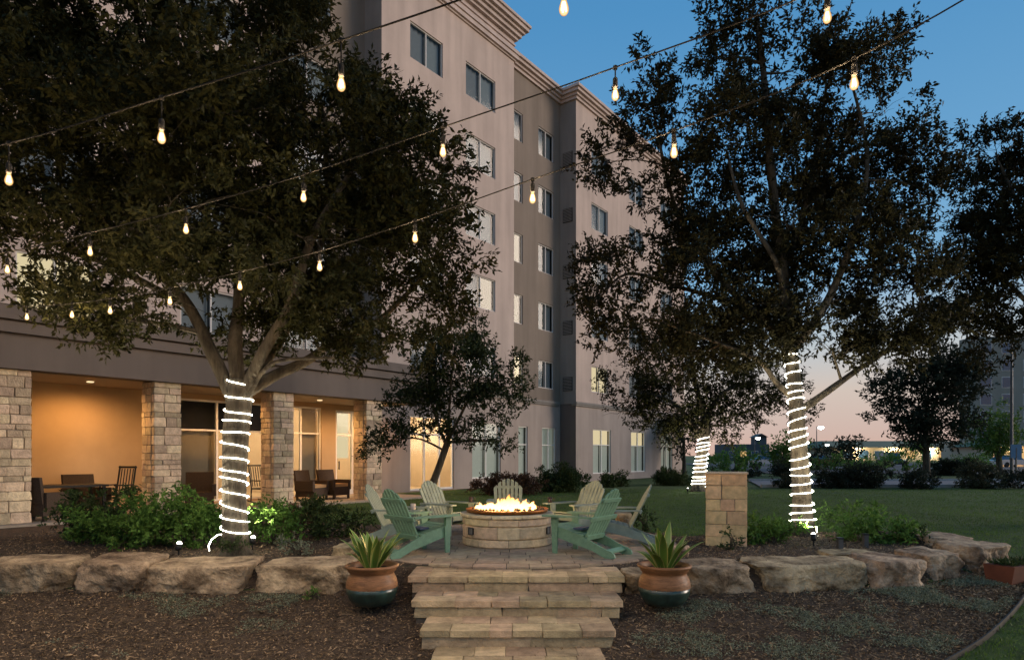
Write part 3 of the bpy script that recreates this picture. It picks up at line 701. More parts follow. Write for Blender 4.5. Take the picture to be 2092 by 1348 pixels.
#       half width centre  front y  back y   top z
STEPS = [(1.335, .055, 8.10, 8.86, -.035), (1.215, .06, 7.56, 8.14, -.215), (1.04, .06, 6.97, 7.60, -.395), (.87, .06, 6.36, 7.02, -.575), (.8, .06, 5.75, 6.40, -.755)]
for hwid, cx, yf, ybk, zt in STEPS:
    s = MB().box(cx - hwid + .05, cx + hwid - .05, yf + .05, ybk + .25, zt - .5, zt - .075).obj('step', M['sand'], st, loc=(0, -7.5, .6))
    off = Vector((0, 0, 0)); dpt = ybk - yf; nrow = 2; ch = .072
    for r_ in range(nrow):
        x = cx - hwid; y0 = yf + dpt * r_ / nrow
        while x < cx + hwid - .02:
            L = rd.choice([.24, .32, .42, .5]); L = L if cx + hwid - x - L > .14 else cx + hwid - x
            link('coping_block', rd.choice(B_tread), s, (x + L / 2, y0 + dpt / nrow / 2, zt - ch / 2 + rd.uniform(-.003, .003)), (0, 0, 0), (L - .004, dpt / nrow - .005, ch)); x += L
    x = cx - hwid + .035
    while x < cx + hwid - .05:
        L = rd.choice([.5, .65, .8]); L = L if cx + hwid - .035 - x - L > .2 else cx + hwid - .035 - x
        link('riser_block', rd.choice(B_riser), s, (x + L / 2, yf + .1, zt - ch - .068), (0, 0, 0), (L - .006, .14, .13)); x += L
    for sd in (-1, 1):
        yy = yf + .19
        while yy < ybk + .1: link('riser_block', rd.choice(B_riser), s, (cx + sd * (hwid - .1), yy + .15, zt - ch - .085), (0, 0, 0), (.13, .29, .16)); yy += .3

# ------------------------------------------------------------------ fire pit
fp = thing('fire_pit', 'burning round limestone fire pit in the middle of the patio', 'fire pit', (PITC.x, PITC.y, 0))
MB().lathe([(.66, 0), (.66, .46)], 40).obj('pit_core', M['mortar'], fp)
rd = random.Random(3); z = .0
for h in (.13, .20, .13):
    a = rd.uniform(0, 6)
    n = 9; cuts_ = sorted([2 * math.pi * (k + rd.uniform(-.25, .25)) / n for k in range(n)])
    for k in range(n):
        a0 = a + cuts_[k]; a1 = a + (cuts_[k + 1] if k < n - 1 else cuts_[0] + 2 * math.pi); g = .006
        a0 += g; a1 -= g; vs = []; m_ = 7
        for rr, zz in ((.64, z + .004), (.715, z + .004), (.735, z + .02), (.735 + rd.uniform(-.004, .008), z + h - .02), (.715, z + h - .003), (.64, z + h - .003)):
            for j in range(m_): th = lerp(a0, a1, j / (m_ - 1)); vs.append((rr * math.cos(th), rr * math.sin(th), zz))
        fs = [(q * m_ + j, q * m_ + j + 1, (q + 1) * m_ + j + 1, (q + 1) * m_ + j) for q in range(5) for j in range(m_ - 1)] + [tuple(q * m_ for q in range(6))[::-1], tuple(q * m_ + m_ - 1 for q in range(6))]
        MB().add(vs, fs).obj('stone', M['pitstone'], fp)
    z += h
# limestone cap in segments, copper bowl with burner
for k in range(10):
    a0 = 2 * math.pi * k / 10 + .006; a1 = 2 * math.pi * (k + 1) / 10 - .006; vs = []; m_ = 6
    for rr, zz in ((.60, .462), (.765, .462), (.772, .47), (.772, .505), (.765, .512), (.60, .512)):
        for j in range(m_): th = lerp(a0, a1, j / (m_ - 1)); vs.append((rr * math.cos(th), rr * math.sin(th), zz))
    fs = [(q * m_ + j, q * m_ + j + 1, ((q + 1) % 6) * m_ + j + 1, ((q + 1) % 6) * m_ + j) for q in range(6) for j in range(m_ - 1)] + [tuple(q * m_ for q in range(6))[::-1], tuple(q * m_ + m_ - 1 for q in range(6))]
    MB().add(vs, fs).obj('cap_stone', M['pitstone'], fp)
MB().lathe([(.3, .47), (.5, .50), (.66, .525), (.69, .575), (.665, .578), (.62, .548), (.3, .525)], 48).obj('fire_bowl', M['copper'], fp, True)
lv = MB()
for k in range(110):
    a = rd.uniform(0, 6.28); r_ = .6 * math.sqrt(rd.random()); s_ = rd.uniform(.025, .05); c_ = Vector((r_ * math.cos(a), r_ * math.sin(a), .555 + rd.uniform(0, .015)))
    lv.add([tuple(c_ + Vector(p) * s_ * rd.uniform(.7, 1.1)) for p in ((1, 0, 0), (-1, 0, 0), (0, 1, 0), (0, -1, 0), (0, 0, 1), (0, 0, -1))], [(0, 2, 4), (2, 1, 4), (1, 3, 4), (3, 0, 4), (2, 0, 5), (1, 2, 5), (3, 1, 5), (0, 3, 5)])
lv.obj('lava_rock', M['lava'], fp, kind='stuff')
# flames: tapering twisted tongues, hotter at the root
fm = bpy.data.materials.new('flame'); fm.use_nodes = True; n_ = fm.node_tree.nodes; l_ = fm.node_tree.links; n_.clear()
o_ = n_.new('ShaderNodeOutputMaterial'); em = n_.new('ShaderNodeEmission'); tr = n_.new('ShaderNodeBsdfTransparent'); mx = n_.new('ShaderNodeMixShader')
ge = n_.new('ShaderNodeNewGeometry'); sp = n_.new('ShaderNodeSeparateXYZ'); l_.new(ge.outputs['Position'], sp.inputs[0])
mr = n_.new('ShaderNodeMapRange'); mr.inputs['From Min'].default_value = .55; mr.inputs['From Max'].default_value = .80; l_.new(sp.outputs['Z'], mr.inputs[0])
cr = n_.new('ShaderNodeValToRGB'); cr.color_ramp.elements[0].color = (1, .64, .22, 1); cr.color_ramp.elements[1].color = (1, .20, .02, 1); l_.new(mr.outputs[0], cr.inputs[0]); l_.new(cr.outputs[0], em.inputs[0])
em.inputs[1].default_value = 5
ly = n_.new('ShaderNodeLayerWeight'); ly.inputs[0].default_value = .35
mu = n_.new('ShaderNodeMath'); mu.operation = 'ADD'; m2 = n_.new('ShaderNodeMath'); m2.operation = 'MULTIPLY'; m2.inputs[1].default_value = .55; l_.new(mr.outputs[0], m2.inputs[0])
l_.new(ly.outputs['Facing'], mu.inputs[0]); l_.new(m2.outputs[0], mu.inputs[1]); mu.use_clamp = True
l_.new(mu.outputs[0], mx.inputs[0]); l_.new(em.outputs[0], mx.inputs[1]); l_.new(tr.outputs[0], mx.inputs[2]); l_.new(mx.outputs[0], o_.inputs[0])
for k in range(85):
    a = rd.uniform(0, 6.28); r_ = .52 * math.sqrt(rd.random()); hgt = (.06 + .14 * rd.random() ** 1.7) * (1.15 - r_ * 1.0); ph = rd.uniform(0, 6); wd = rd.uniform(.035, .08)
    if k < 3: hgt = .15 + .045 * k; r_ = .1
    pts = [(r_ * math.cos(a) + .03 * math.sin(ph + t_ * 4) * t_, r_ * math.sin(a) + .03 * math.cos(ph + t_ * 3) * t_, .56 + hgt * t_) for t_ in np.linspace(0, 1, 9)]
    rad = [wd * (.55 + 1.3 * t_) * (1 - t_) ** .9 + .002 for t_ in np.linspace(0, 1, 9)]
    MB().tube(pts, rad, 8, .25).obj('flame', fm, fp, True)
for x, y, z_, wt in ((-.2, -.1, .75, 50), (.2, .1, .75, 50), (0, -.05, .85, 50)):
    ld = bpy.data.lights.new('fire_light', 'POINT'); ld.energy = wt; ld.color = (1, .55, .2); ld.shadow_soft_size = .15
    o = link('fire_light', ld, None, (PITC.x + x, PITC.y + y, z_))
# small vents in the wall
for px in (962, 1122):
    a = math.atan2(-math.sqrt(max(.01, .745 ** 2 - ((px - 1036) / 1350 * 10.35) ** 2)), (px - 1036) / 1350 * 10.35)
    v_ = MB().box(.73, .752, -.052, .052, .20, .304).obj('vent', M['black'], fp, rot=(0, 0, a))
    MB().box(.752, .762, -.06, .06, .192, .206).box(.752, .762, -.06, .06, .298, .312).box(.752, .762, -.06, -.046, .206, .298).box(.752, .762, .046, .06, .206, .298).obj('vent_frame', M['steel'], v_)
    for k in (-.018, .018): MB().box(.752, .757, k - .009, k + .009, .206, .298).obj('louvre', M['kerb'], v_)

# ------------------------------------------------------------------ adirondack chairs
def adirondack(m, label, loc, rz):
    t = thing('adirondack_chair', label, 'garden chair', loc, rz, 'adirondack chairs around the fire pit')
    for sx_ in (-1, 1):
        x = sx_ * .262; MB().prism([(.42, .26), (.42, .385), (.30, .40), (-.1, .285), (-.50, .118), (-.57, .10), (-.625, .065), (-.64, .02), (-.62, 0), (-.48, 0), (-.28, .085)], x - .013, x + .013).obj('side_rail', m, t)
        x = sx_ * .292; MB().prism([(.31, 0), (.385, 0), (.41, .545), (.29, .545)], x - .0135, x + .0135).obj('front_leg', m, t)
        mb = MB(); x = sx_ * .345
        top = [(x - .07, .50), (x + .07, .50), (x + .075, .15), (x + sx_ * .02 + .045, -.12), (x - sx_ * .0 + .04, -.30), (x - .04, -.30), (x - sx_ * .02 - .045, -.12), (x - .075, .15)]
        mb.prism(top, .547, .572, 'z').obj('armrest', m, t)
        MB().prism([(.30, .40), (.30, .545), (.40, .545)], sx_ * .315 - .01, sx_ * .315 + .01).obj('arm_bracket', m, t)
    for k in range(6):
        f = k / 5; y_ = lerp(.375, -.09, f); z_ = lerp(.393, .285, f)
        MB().box(-.285, .285, -.042, .042, -.010, .010).obj('seat_slat', m, t, loc=(0, y_, z_ + .012), rot=(R(13), 0, 0))
    MB().box(-.248, .248, .405, .425, .27, .385).obj('front_apron', m, t)
    MB().box(-.248, .248, -.045, .045, -.011, .011).obj('rear_brace', m, t, loc=(0, -.50, .085), rot=(R(22), 0, 0))
    tl = R(27); hs = [.685, .765, .81, .826, .81, .765, .685]
    for k in range(7):
        i = k - 3; w0 = .059; w1 = .067; h = hs[k]; hb = h - (.075 if abs(i) == 3 else .055 if abs(i) == 2 else .03 if abs(i) == 1 else .006)
        l0 = h if i > 0 else hb; r0 = h if i < 0 else hb
        x0 = i * .075; x1 = i * .087
        if i == 0: l0 = r0 = h - .006
        front = [(x0 - w0 / 2, 0), (x0 + w0 / 2, 0), (x1 + w1 / 2, r0), (x1, h if abs(i) < 1 else (l0 + r0) / 2 + .014), (x1 - w1 / 2, l0)]
        MB().prism(front, -.010, .010, 'y').obj('back_slat', m, t, loc=(0, -.135, .235), rot=(tl, 0, 0))
    def bar(u, hw_, hh): MB().box(-hw_, hw_, -.036, -.011, u - hh, u + hh).obj('back_rail', m, t, loc=(0, -.135, .235), rot=(tl, 0, 0))
    bar(.04, .25, .035); bar(.355, .375, .03); bar(.65, .25, .026)
    return t
GAR = M['chairg']; PAL = M['chairp']
CH = [(GAR, 'green adirondack chair nearest the camera on the right of the fire pit', (1.09, 9.83, 0), (-.80, .60)),
      (GAR, 'bright green adirondack chair by the left potted plant, seen from behind', (-1.42, 9.85, 0), (.72, .69)),
      (PAL, 'pale chair mostly hidden behind the bright green chair on the left', (-1.93, 11.05, 0), (1, -.08)),
      (PAL, 'grey-green adirondack chair in front of the small dark tree', (-1.22, 12.35, 0), (.80, -.62)),
      (PAL, 'pale adirondack chair directly behind the flames', (-.08, 13.1, 0), (0, -1)),
      (PAL, 'pale slatted chair behind the right end of the fire pit, facing it', (1.22, 12.3, 0), (-.76, -.65)),
      (PAL, 'beige-green chair leaning behind the nearest right-hand green chair', (1.80, 11.0, 0), (-1, .12))]
for m, lab, loc, f in CH: adirondack(m, lab, loc, math.atan2(f[1], f[0]) - math.pi / 2)
def on_chair(ch, lx, ly_, z):
    _, _, loc, f = CH[ch]; a = math.atan2(f[1], f[0]) - math.pi / 2
    return (loc[0] + lx * math.cos(a) - ly_ * math.sin(a), loc[1] + lx * math.sin(a) + ly_ * math.cos(a), z)
for ch, lab in ((0, 'small grey-blue patch on the seat of the nearest right green chair'), (1, 'small grey-blue patch on the seat of the bright green left chair')):
    m = MB().box(-.13, .13, -.08, .08, 0, .03).obj('blue_seat_patch', M['blue'], None, loc=on_chair(ch, 0, .05, .352), rot=(0, 0, math.atan2(CH[ch][3][1], CH[ch][3][0]) - math.pi / 2)); tag(m, lab, 'seat_patch')  # thin grey-blue box added for a bluish patch on the seats
def mug(loc, lab, m, hnd):
    t = thing('mug' if hnd else 'tumbler', lab, 'mug' if hnd else 'glass', loc)
    MB().lathe([(.036, 0), (.042, .01), (.043, .1), (.039, .1), (.037, .012)], 16).obj('cup_body', m, t, True)
    if hnd: MB().tube(spline([(.042, 0, .085), (.075, 0, .08), (.075, 0, .03), (.042, 0, .02)], 4), .007, 6).obj('handle', m, t, True)
mug(on_chair(3, -.345, .30, .573), 'dark mug standing on the armrest of the grey-green left chair', M['mug'], True)
mug(on_chair(2, .345, .36, .573), 'pale tumbler on the armrest of the hidden left chair', M['tumbler'], False)
mug(on_chair(5, .345, .38, .573), 'dark mug on the armrest of the pale chair right of the flames', M['mug'], True)

# ------------------------------------------------------------------ boulders
def boulder(label, x0, x1, y0, y1, z0, z1, rz=0, seed=0, pale=False):
    sx_, sy_, sz_ = (x1 - x0) / 2, (y1 - y0) / 2, (z1 - z0) / 2
    bm = bmesh.new(); bmesh.ops.create_icosphere(bm, subdivisions=5, radius=1)
    o3 = Vector((seed * 3.7, seed * 1.3, seed * 2.1))
    rd = random.Random(seed * 17 + 3); planes = []
    for _ in range(15):
        a = rd.uniform(0, 6.283); el = rd.uniform(-.35, .75); pn = Vector((math.cos(a) * math.cos(el), math.sin(a) * math.cos(el), math.sin(el)))
        planes.append((pn, (abs(pn.x) * sx_ + abs(pn.y) * sy_ + abs(pn.z) * sz_) * rd.uniform(.70, .92)))
    planes.append((Vector((rd.uniform(-.05, .05), -.05, 1)).normalized(), sz_ * .86))
    for v in bm.verts:
        n = v.co.normalized(); p = 7.0
        k = (abs(n.x) ** p + abs(n.y) ** p + abs(n.z) ** p) ** (-1 / p); q = n * k
        q *= 1 + .13 * mnoise.noise(q * 1.3 + o3)
        w_ = Vector((q.x * sx_, q.y * sy_, q.z * sz_))
        for pn, ph_ in planes:
            dd = w_.dot(pn) - ph_
            if dd > 0: w_ -= pn * dd * .92
        c_ = mnoise.voronoi(w_ * 2.6 + o3)[0]; d_ = min(.07, (c_[1] - c_[0]) * .13) - .05
        d_ += .045 * mnoise.fractal(w_ * 3 + o3, .8, 2.1, 5) + .03 * mnoise.fractal(w_ * 10 + o3, .7, 2.2, 4)
        if n.z > .55: d_ *= .45
        v.co = w_ + Vector((n.x, n.y, n.z * .6)) * d_
    me = bpy.data.meshes.new('boulder'); bm.to_mesh(me); bm.free(); me.materials.append(M['boulder']); me.polygons.foreach_set('use_smooth', [True] * len(me.polygons))
    o = link('boulder', me, None, ((x0 + x1) / 2, (y0 + y1) / 2, (z0 + z1) / 2), (0, 0, rz)); tag(o, label, 'boulder', 'limestone boulders edging the raised bed'); return o
def bpx(label, p0, p1, Yf, dep, z0, z1, seed, rz=0):
    p0, p1 = p0 - (p1 - p0) * .05, p1 + (p1 - p0) * .05
    boulder(label, (p0 - 1046) / 1350 * Yf, (p1 - 1046) / 1350 * Yf, Yf, Yf + dep, z0, z1, rz, seed)
bpx('long tan boulder at the far left end of the rock edging', -70, 146, 8.6, .75, -.5, .09, 1)
bpx('pale rounded boulder second from the left end of the edging', 146, 285, 8.5, .85, -.52, .12, 2, .08)
bpx('long dark brown boulder in front of the wrapped oak trunk', 270, 520, 8.55, .8, -.52, .06, 3)
bpx('tan flat-topped boulder left of the left terracotta pot', 522, 722, 8.5, .75, -.52, .08, 4, -.04)
bpx('small cream boulder lying behind the left pot', 678, 748, 9.2, .5, -.12, .20, 5)
bpx('small boulder tucked between the steps and the right pot', 1278, 1345, 8.45, .55, -.5, -.02, 6)
bpx('pale blocky boulder just right of the right terracotta pot', 1398, 1549, 8.5, .7, -.52, .05, 7)
bpx('long rough brown boulder below the right-hand shrubs', 1543, 1795, 8.6, .75, -.5, .07, 8, .05)
bpx('chunky boulder fourth from the right end of the edging', 1772, 1892, 8.75, .75, -.5, .10, 9, .22)
bpx('narrow upright boulder in a notch near the right end', 1880, 1968, 9.15, .7, -.45, .12, 10, .4)
bpx('overhanging boulder at the right end above the red trough', 1955, 2085, 9.7, .8, -.34, .16, 11, .55)
bpx('flat pale slab lying on top at the right end of the edging', 1880, 2010, 10.7, 1.1, -.15, .14, 12, .5)
bpx('flat slab behind the long rough boulder, beside the path posts', 1690, 1800, 9.55, .5, -.2, .06, 14, .1)
bpx('round brown boulder behind the right-hand chairs', 1262, 1296, 12.1, .45, -.1, .42, 13)
bpx('low cream rock at the patio edge behind the right pot', 1352, 1410, 9.55, .45, -.12, .14, 15)

# ------------------------------------------------------------------ pots
plm = bpy.data.materials.new('strap_leaf'); plm.use_nodes = True; n_ = plm.node_tree.nodes; l_ = plm.node_tree.links; b_ = n_['Principled BSDF']
tcn = n_.new('ShaderNodeUVMap'); s3 = n_.new('ShaderNodeSeparateXYZ'); l_.new(tcn.outputs[0], s3.inputs[0])
cr = n_.new('ShaderNodeValToRGB'); cr.color_ramp.elements[0].color = (.42, .42, .13, 1); cr.color_ramp.elements[1].color = (.12, .215, .035, 1); cr.color_ramp.elements[0].position = .12; cr.color_ramp.elements[1].position = .3
l_.new(s3.outputs[0], cr.inputs[0]); l_.new(cr.outputs[0], b_.inputs['Base Color']); b_.inputs['Roughness'].default_value = .4
def strap_leaf(L, W, bend, seed):
    me = bpy.data.meshes.new('strap_leaf'); vs = []; fs = []; uv = []; m_ = 9
    for i in range(m_):
        t_ = i / (m_ - 1); w_ = W * (.45 + .75 * math.sin(math.pi * min(1, t_ * .62 + .18))) * (1 - t_ ** 5); a = bend * t_ * t_
        y_ = L * t_ * math.sin(a * .7); z_ = L * t_ * math.cos(a * .7)
        for k, u in ((-1, 0), (-.5, .5), (0, 1), (.5, .5), (1, 0)): vs.append((k * w_ * .5, y_ - abs(k) * -w_ * .18, z_)); uv.append(u)
    for i in range(m_ - 1):
        for k in range(4): fs.append((i * 5 + k, i * 5 + k + 1, i * 5 + k + 6, i * 5 + k + 5))
    me.from_pydata(vs, [], fs); u = me.uv_layers.new(name='UVMap')
    for lp_ in me.loops: u.data[lp_.index].uv = (uv[lp_.vertex_index], 0)
    me.materials.append(plm); me.polygons.foreach_set('use_smooth', [True] * len(fs)); return me
LV = [strap_leaf(L, W, bd, 0) for L, W, bd in ((.58, .085, .25), (.52, .095, .4), (.48, .08, .15), (.54, .08, .35), (.40, .09, .5))]
for px, lab, pl in ((760, 'terracotta pot with green glazed base left of the steps', 'upright strap-leaved plant in the pot left of the steps'), (1357, 'terracotta pot with dark teal glazed base right of the steps', 'upright strap-leaved plant in the pot right of the steps')):
    X = (px - 1046) / 1350 * 8.0; zb = -.345
    t = thing('terracotta_pot', lab, 'pot', (X, 8.0, zb), 0, 'terracotta pots flanking the steps')
    MB().lathe([(.19, 0), (.235, .02), (.275, .08), (.302, .15), (.31, .215)], 64, rib=-.022).obj('glazed_base', M['glaze'], t, True)
    MB().lathe([(.308, .212), (.309, .25), (.298, .30), (.272, .355), (.262, .375), (.27, .395), (.285, .405), (.292, .43), (.322, .455), (.325, .475), (.30, .485), (.28, .47), (.265, .42)], 48, False, False).obj('pot_body', M['terra'], t, True)
    MB().lathe([(.01, .43), (.272, .42)], 32).obj('soil', M['soil'], t)
    p = thing('strap_leaf_plant', pl, 'plant', (X, 8.0, zb + .425), random.uniform(0, 6), 'plants in the terracotta pots'); rd = random.Random(px)
    for k in range(24):
        a = k * 2.4 + rd.uniform(-.3, .3); til = .06 + .62 * (k / 24) ** .9 + rd.uniform(-.08, .08); r_ = .02 + .05 * k / 24
        q = Matrix.Rotation(a, 4, 'Z') @ Matrix.Translation((0, r_, 0)) @ Matrix.Rotation(-til, 4, 'X')
        o = link('leaf', rd.choice(LV), p); o.matrix_local = q @ Matrix.Scale(rd.uniform(.8, 1.12), 4)

# ------------------------------------------------------------------ stone pillar
X, Y = (1483 - 1046) / 1350 * 11.0, 11.0
t = thing('stone_pillar', 'square limestone block pillar on the lawn edge right of the patio', 'pillar', (X, Y, 0), R(-17))
MB().box(-.29, .29, -.29, .29, -.05, 1.1).obj('pillar_core', M['mortar'], t)
rd = random.Random(8); z = -.03
for h in (.16, .2, .22, .19, .22, .19):
    x = -.32
    for sd in range(4):
        x = -.32; first = True
        while x < .31:
            L = rd.uniform(.2, .42); L = L if .32 - x - L > .13 else .32 - x
            if sd in (0, 2): lc = (x + L / 2, (-.25 if sd == 0 else .25), z + h / 2); sc_ = (L - .006, .145, h - .006)
            else: lc = ((.25 if sd == 1 else -.25), x + L / 2, z + h / 2); sc_ = (.145, L - .006, h - .006)
            if sd in (1, 3): lc = (lc[0], max(-.17, min(.17, lc[1])) if False else lc[1] * .54, lc[2]); sc_ = (sc_[0], sc_[1] * .54, sc_[2])
            link('stone', rd.choice(B_pillar), t, lc, (0, 0, 0), sc_); x += L
    z += h
MB().box(-.34, .34, -.34, .34, z, z + .025).obj('cap_stone', M['pitstone'], t)

# ------------------------------------------------------------------ trees
def lobe(px, py, rx, rz, Y, dY=0, ry=None):
    k = Y / 1350; return (at(px, py, Y) + Vector((0, dY, 0)), rx * k, (ry if ry else min(rx, rz) * k * 1.15), rz * k)
# big oak on the left
Y0 = 9.8; A = lambda px, py, dy=0: at(px, py, Y0) + Vector((0, dy, 0))
LO = [(100, 150, 190, 150, .2), (-150, 230, 200, 190, 0), (330, 80, 190, 150, .5), (540, 60, 120, 140, 0), (640, 200, 140, 130, -.2), (775, 185, 85, 75, .2), (845, 330, 105, 115, 0), (895, 500, 95, 110, 0), (890, 625, 100, 65, .2),
      (700, 330, 170, 140, .2), (500, 300, 190, 150, -1.2), (300, 330, 190, 150, -.8), (90, 380, 160, 120, -.3), (30, 455, 90, 60, -.5), (260, 490, 170, 90, -.5), (450, 520, 190, 100, -1.2), (650, 520, 170, 120, -.8), (790, 480, 120, 110, .4),
      (720, 645, 130, 60, .5), (575, 640, 120, 60, .3), (310, 630, 150, 65, -.6), (175, 640, 90, 45, -.3), (235, 690, 60, 26, -.8), (420, 660, 90, 45, 1.0), (640, 700, 80, 30, .2), (300, -120, 260, 150, 0), (30, -60, 220, 150, 0), (560, -150, 150, 130, 0), (250, -320, 240, 120, 0), (450, 200, 200, 180, 1.5), (200, 250, 200, 180, 1.5), (650, 420, 180, 160, 1.5), (380, 430, 190, 150, 1.6)]
lobes = [lobe(a, b_, c_, d_, Y0, e_, None if c_ < 130 else 1.25) for a, b_, c_, d_, e_ in LO]
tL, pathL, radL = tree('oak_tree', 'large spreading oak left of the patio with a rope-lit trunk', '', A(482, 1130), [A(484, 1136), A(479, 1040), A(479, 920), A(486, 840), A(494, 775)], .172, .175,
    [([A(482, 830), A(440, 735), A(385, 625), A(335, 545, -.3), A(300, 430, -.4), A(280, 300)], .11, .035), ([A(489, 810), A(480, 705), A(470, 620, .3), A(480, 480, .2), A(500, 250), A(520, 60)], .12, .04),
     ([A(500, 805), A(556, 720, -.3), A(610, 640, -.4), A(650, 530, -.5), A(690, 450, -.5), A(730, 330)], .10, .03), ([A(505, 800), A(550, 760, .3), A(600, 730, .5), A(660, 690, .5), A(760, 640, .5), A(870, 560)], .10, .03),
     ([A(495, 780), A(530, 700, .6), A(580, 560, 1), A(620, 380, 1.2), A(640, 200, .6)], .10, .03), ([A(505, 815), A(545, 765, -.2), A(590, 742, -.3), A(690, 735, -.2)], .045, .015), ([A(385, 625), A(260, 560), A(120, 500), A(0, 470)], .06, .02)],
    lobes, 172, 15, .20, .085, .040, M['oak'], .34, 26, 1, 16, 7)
tail = [A(437, 1121, -.15), A(440, 1110, -.22), A(446, 1098, -.22), A(451, 1090, -.1)]
wrap('rope_light', 'white rope light wound up the large left oak trunk', pathL, radL, .22, 2.62, 13.5, tail, sg=-1, ph=math.pi)
# oak on the right
Y1 = 12.2; A = lambda px, py, dy=0: at(px, py, Y1) + Vector((0, dy, 0))
LO = [(1525, 55, 65, 85, 0), (1600, 150, 110, 95, 0), (1690, 45, 60, 50, .3), (1735, 160, 75, 65, -.3), (1800, 105, 45, 28, -.3), (1330, 165, 62, 55, 0), (1285, 225, 60, 50, .2), (1385, 265, 85, 80, 0), (1232, 320, 45, 45, .3), (1255, 300, 50, 50, .1), (1480, 320, 100, 95, -.4), (1620, 310, 120, 100, 0), (1760, 310, 105, 95, .3), (1865, 305, 55, 50, 0), (1340, 410, 60, 50, -.3), (1455, 475, 110, 80, .3), (1595, 480, 115, 85, -.5), (1750, 480, 115, 95, 0), (1870, 450, 60, 75, .3),
      (1275, 545, 85, 55, 0), (1400, 595, 110, 65, -.3), (1560, 640, 105, 60, -.4), (1720, 620, 115, 65, .2), (1845, 590, 70, 65, .4), (1205, 625, 58, 38, 0), (1255, 690, 65, 30, .2), (1370, 690, 80, 40, .3), (1610, -70, 90, 70, 0), (1790, 720, 85, 40, .2), (1690, 720, 80, 40, -.2), (1520, 730, 80, 36, -.2), (1600, 560, 130, 100, .9), (1500, 400, 100, 100, 1), (1720, 400, 140, 130, 1), (1900, 540, 50, 40, 0), (1480, 120, 40, 30, 0), (1830, 670, 90, 60, .2), (1650, 680, 100, 55, -.3), (1480, 660, 100, 60, .2), (1320, 640, 90, 55, -.2), (1225, 600, 60, 42, 0), (1885, 515, 55, 65, .2), (1560, 560, 110, 75, .5), (1785, 560, 100, 75, -.4), (1440, 720, 90, 40, .5), (1890, 640, 60, 45, 0), (1885, 300, 45, 45, .2), (1900, 390, 45, 55, 0), (1815, 225, 60, 50, .2), (1665, 250, 95, 65, .3), (1540, 220, 65, 60, .2), (1900, 700, 70, 40, .3)]
lobes = [lobe(a, b_, c_, d_, Y1, e_) for a, b_, c_, d_, e_ in LO]
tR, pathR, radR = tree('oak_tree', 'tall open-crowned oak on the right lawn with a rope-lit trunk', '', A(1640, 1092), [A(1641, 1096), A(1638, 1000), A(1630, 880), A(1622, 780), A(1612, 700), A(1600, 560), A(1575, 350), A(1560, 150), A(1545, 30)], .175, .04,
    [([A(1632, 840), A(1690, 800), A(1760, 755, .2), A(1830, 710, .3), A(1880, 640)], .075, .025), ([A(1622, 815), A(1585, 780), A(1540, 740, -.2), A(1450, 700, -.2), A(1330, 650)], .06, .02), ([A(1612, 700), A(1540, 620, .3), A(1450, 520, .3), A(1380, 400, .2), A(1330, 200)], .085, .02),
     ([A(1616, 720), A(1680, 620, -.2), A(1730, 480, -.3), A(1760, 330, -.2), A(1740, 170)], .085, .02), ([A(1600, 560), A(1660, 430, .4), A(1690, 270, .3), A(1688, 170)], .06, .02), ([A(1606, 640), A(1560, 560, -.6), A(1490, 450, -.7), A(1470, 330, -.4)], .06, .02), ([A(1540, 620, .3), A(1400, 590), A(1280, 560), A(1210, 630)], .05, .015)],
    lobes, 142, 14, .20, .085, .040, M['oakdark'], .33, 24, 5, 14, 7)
wrap('rope_light', 'white rope light wound up the tall right oak trunk', pathR, radR, .12, 3.35, 19, [A(1664, 1108, -.2), A(1664, 1096, -.2), A(1663, 1090, -.1)])
# oak further back, rope-lit
Y2 = 27; A = lambda px, py, dy=0: at(px, py, Y2) + Vector((0, dy, 0))
LO = [(1300, 795, 75, 45), (1400, 760, 110, 80), (1500, 790, 95, 65), (1380, 850, 110, 42), (1262, 845, 50, 18), (1560, 835, 55, 45), (1450, 690, 95, 55), (1590, 780, 60, 55), (1480, 870, 60, 25), (1340, 700, 80, 50), (1540, 700, 70, 60)]
tree_b, pathB, radB = tree('oak_tree', 'wide low oak at the hotel corner with small rope-lit trunk', '', A(1428, 1003), [A(1427, 1005), A(1430, 960), A(1438, 900), A(1442, 850)], .26, .2,
    [([A(1440, 905), A(1410, 860), A(1370, 820), A(1310, 800)], .13, .05), ([A(1442, 850), A(1480, 800), A(1540, 780)], .12, .05), ([A(1441, 860), A(1420, 780), A(1410, 700)], .12, .05)],
    [lobe(*l, Y2) for l in LO], 70, 11, .3, .13, .058, M['oak'], .5, 20, 3, 10, 6)
wrap('rope_light', 'white rope light on the trunk beside the hotel corner', pathB, radB, .15, 2.2, 12, [], .012)
# crown leaning in from the right
Y3 = 14; A = lambda px, py, dy=0: at(px, py, Y3) + Vector((0, dy, 0))
LO = [(2030, 285, 75, 50), (2085, 340, 95, 85), (1975, 395, 65, 55), (2060, 470, 120, 85), (1985, 540, 90, 75), (2080, 600, 115, 80), (1955, 640, 75, 50), (2060, 690, 95, 45), (2200, 380, 150, 150), (2210, 600, 150, 120), (2150, 470, 140, 140), (2040, 545, 120, 100)]
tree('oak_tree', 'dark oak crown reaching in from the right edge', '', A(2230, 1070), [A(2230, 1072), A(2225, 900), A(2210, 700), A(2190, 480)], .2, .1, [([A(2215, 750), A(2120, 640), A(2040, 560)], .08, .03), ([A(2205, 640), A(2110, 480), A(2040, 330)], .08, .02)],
    [lobe(*l, Y3) for l in LO], 125, 14, .20, .09, .040, M['oakdark'], .34, 24, 9, 10, 6)
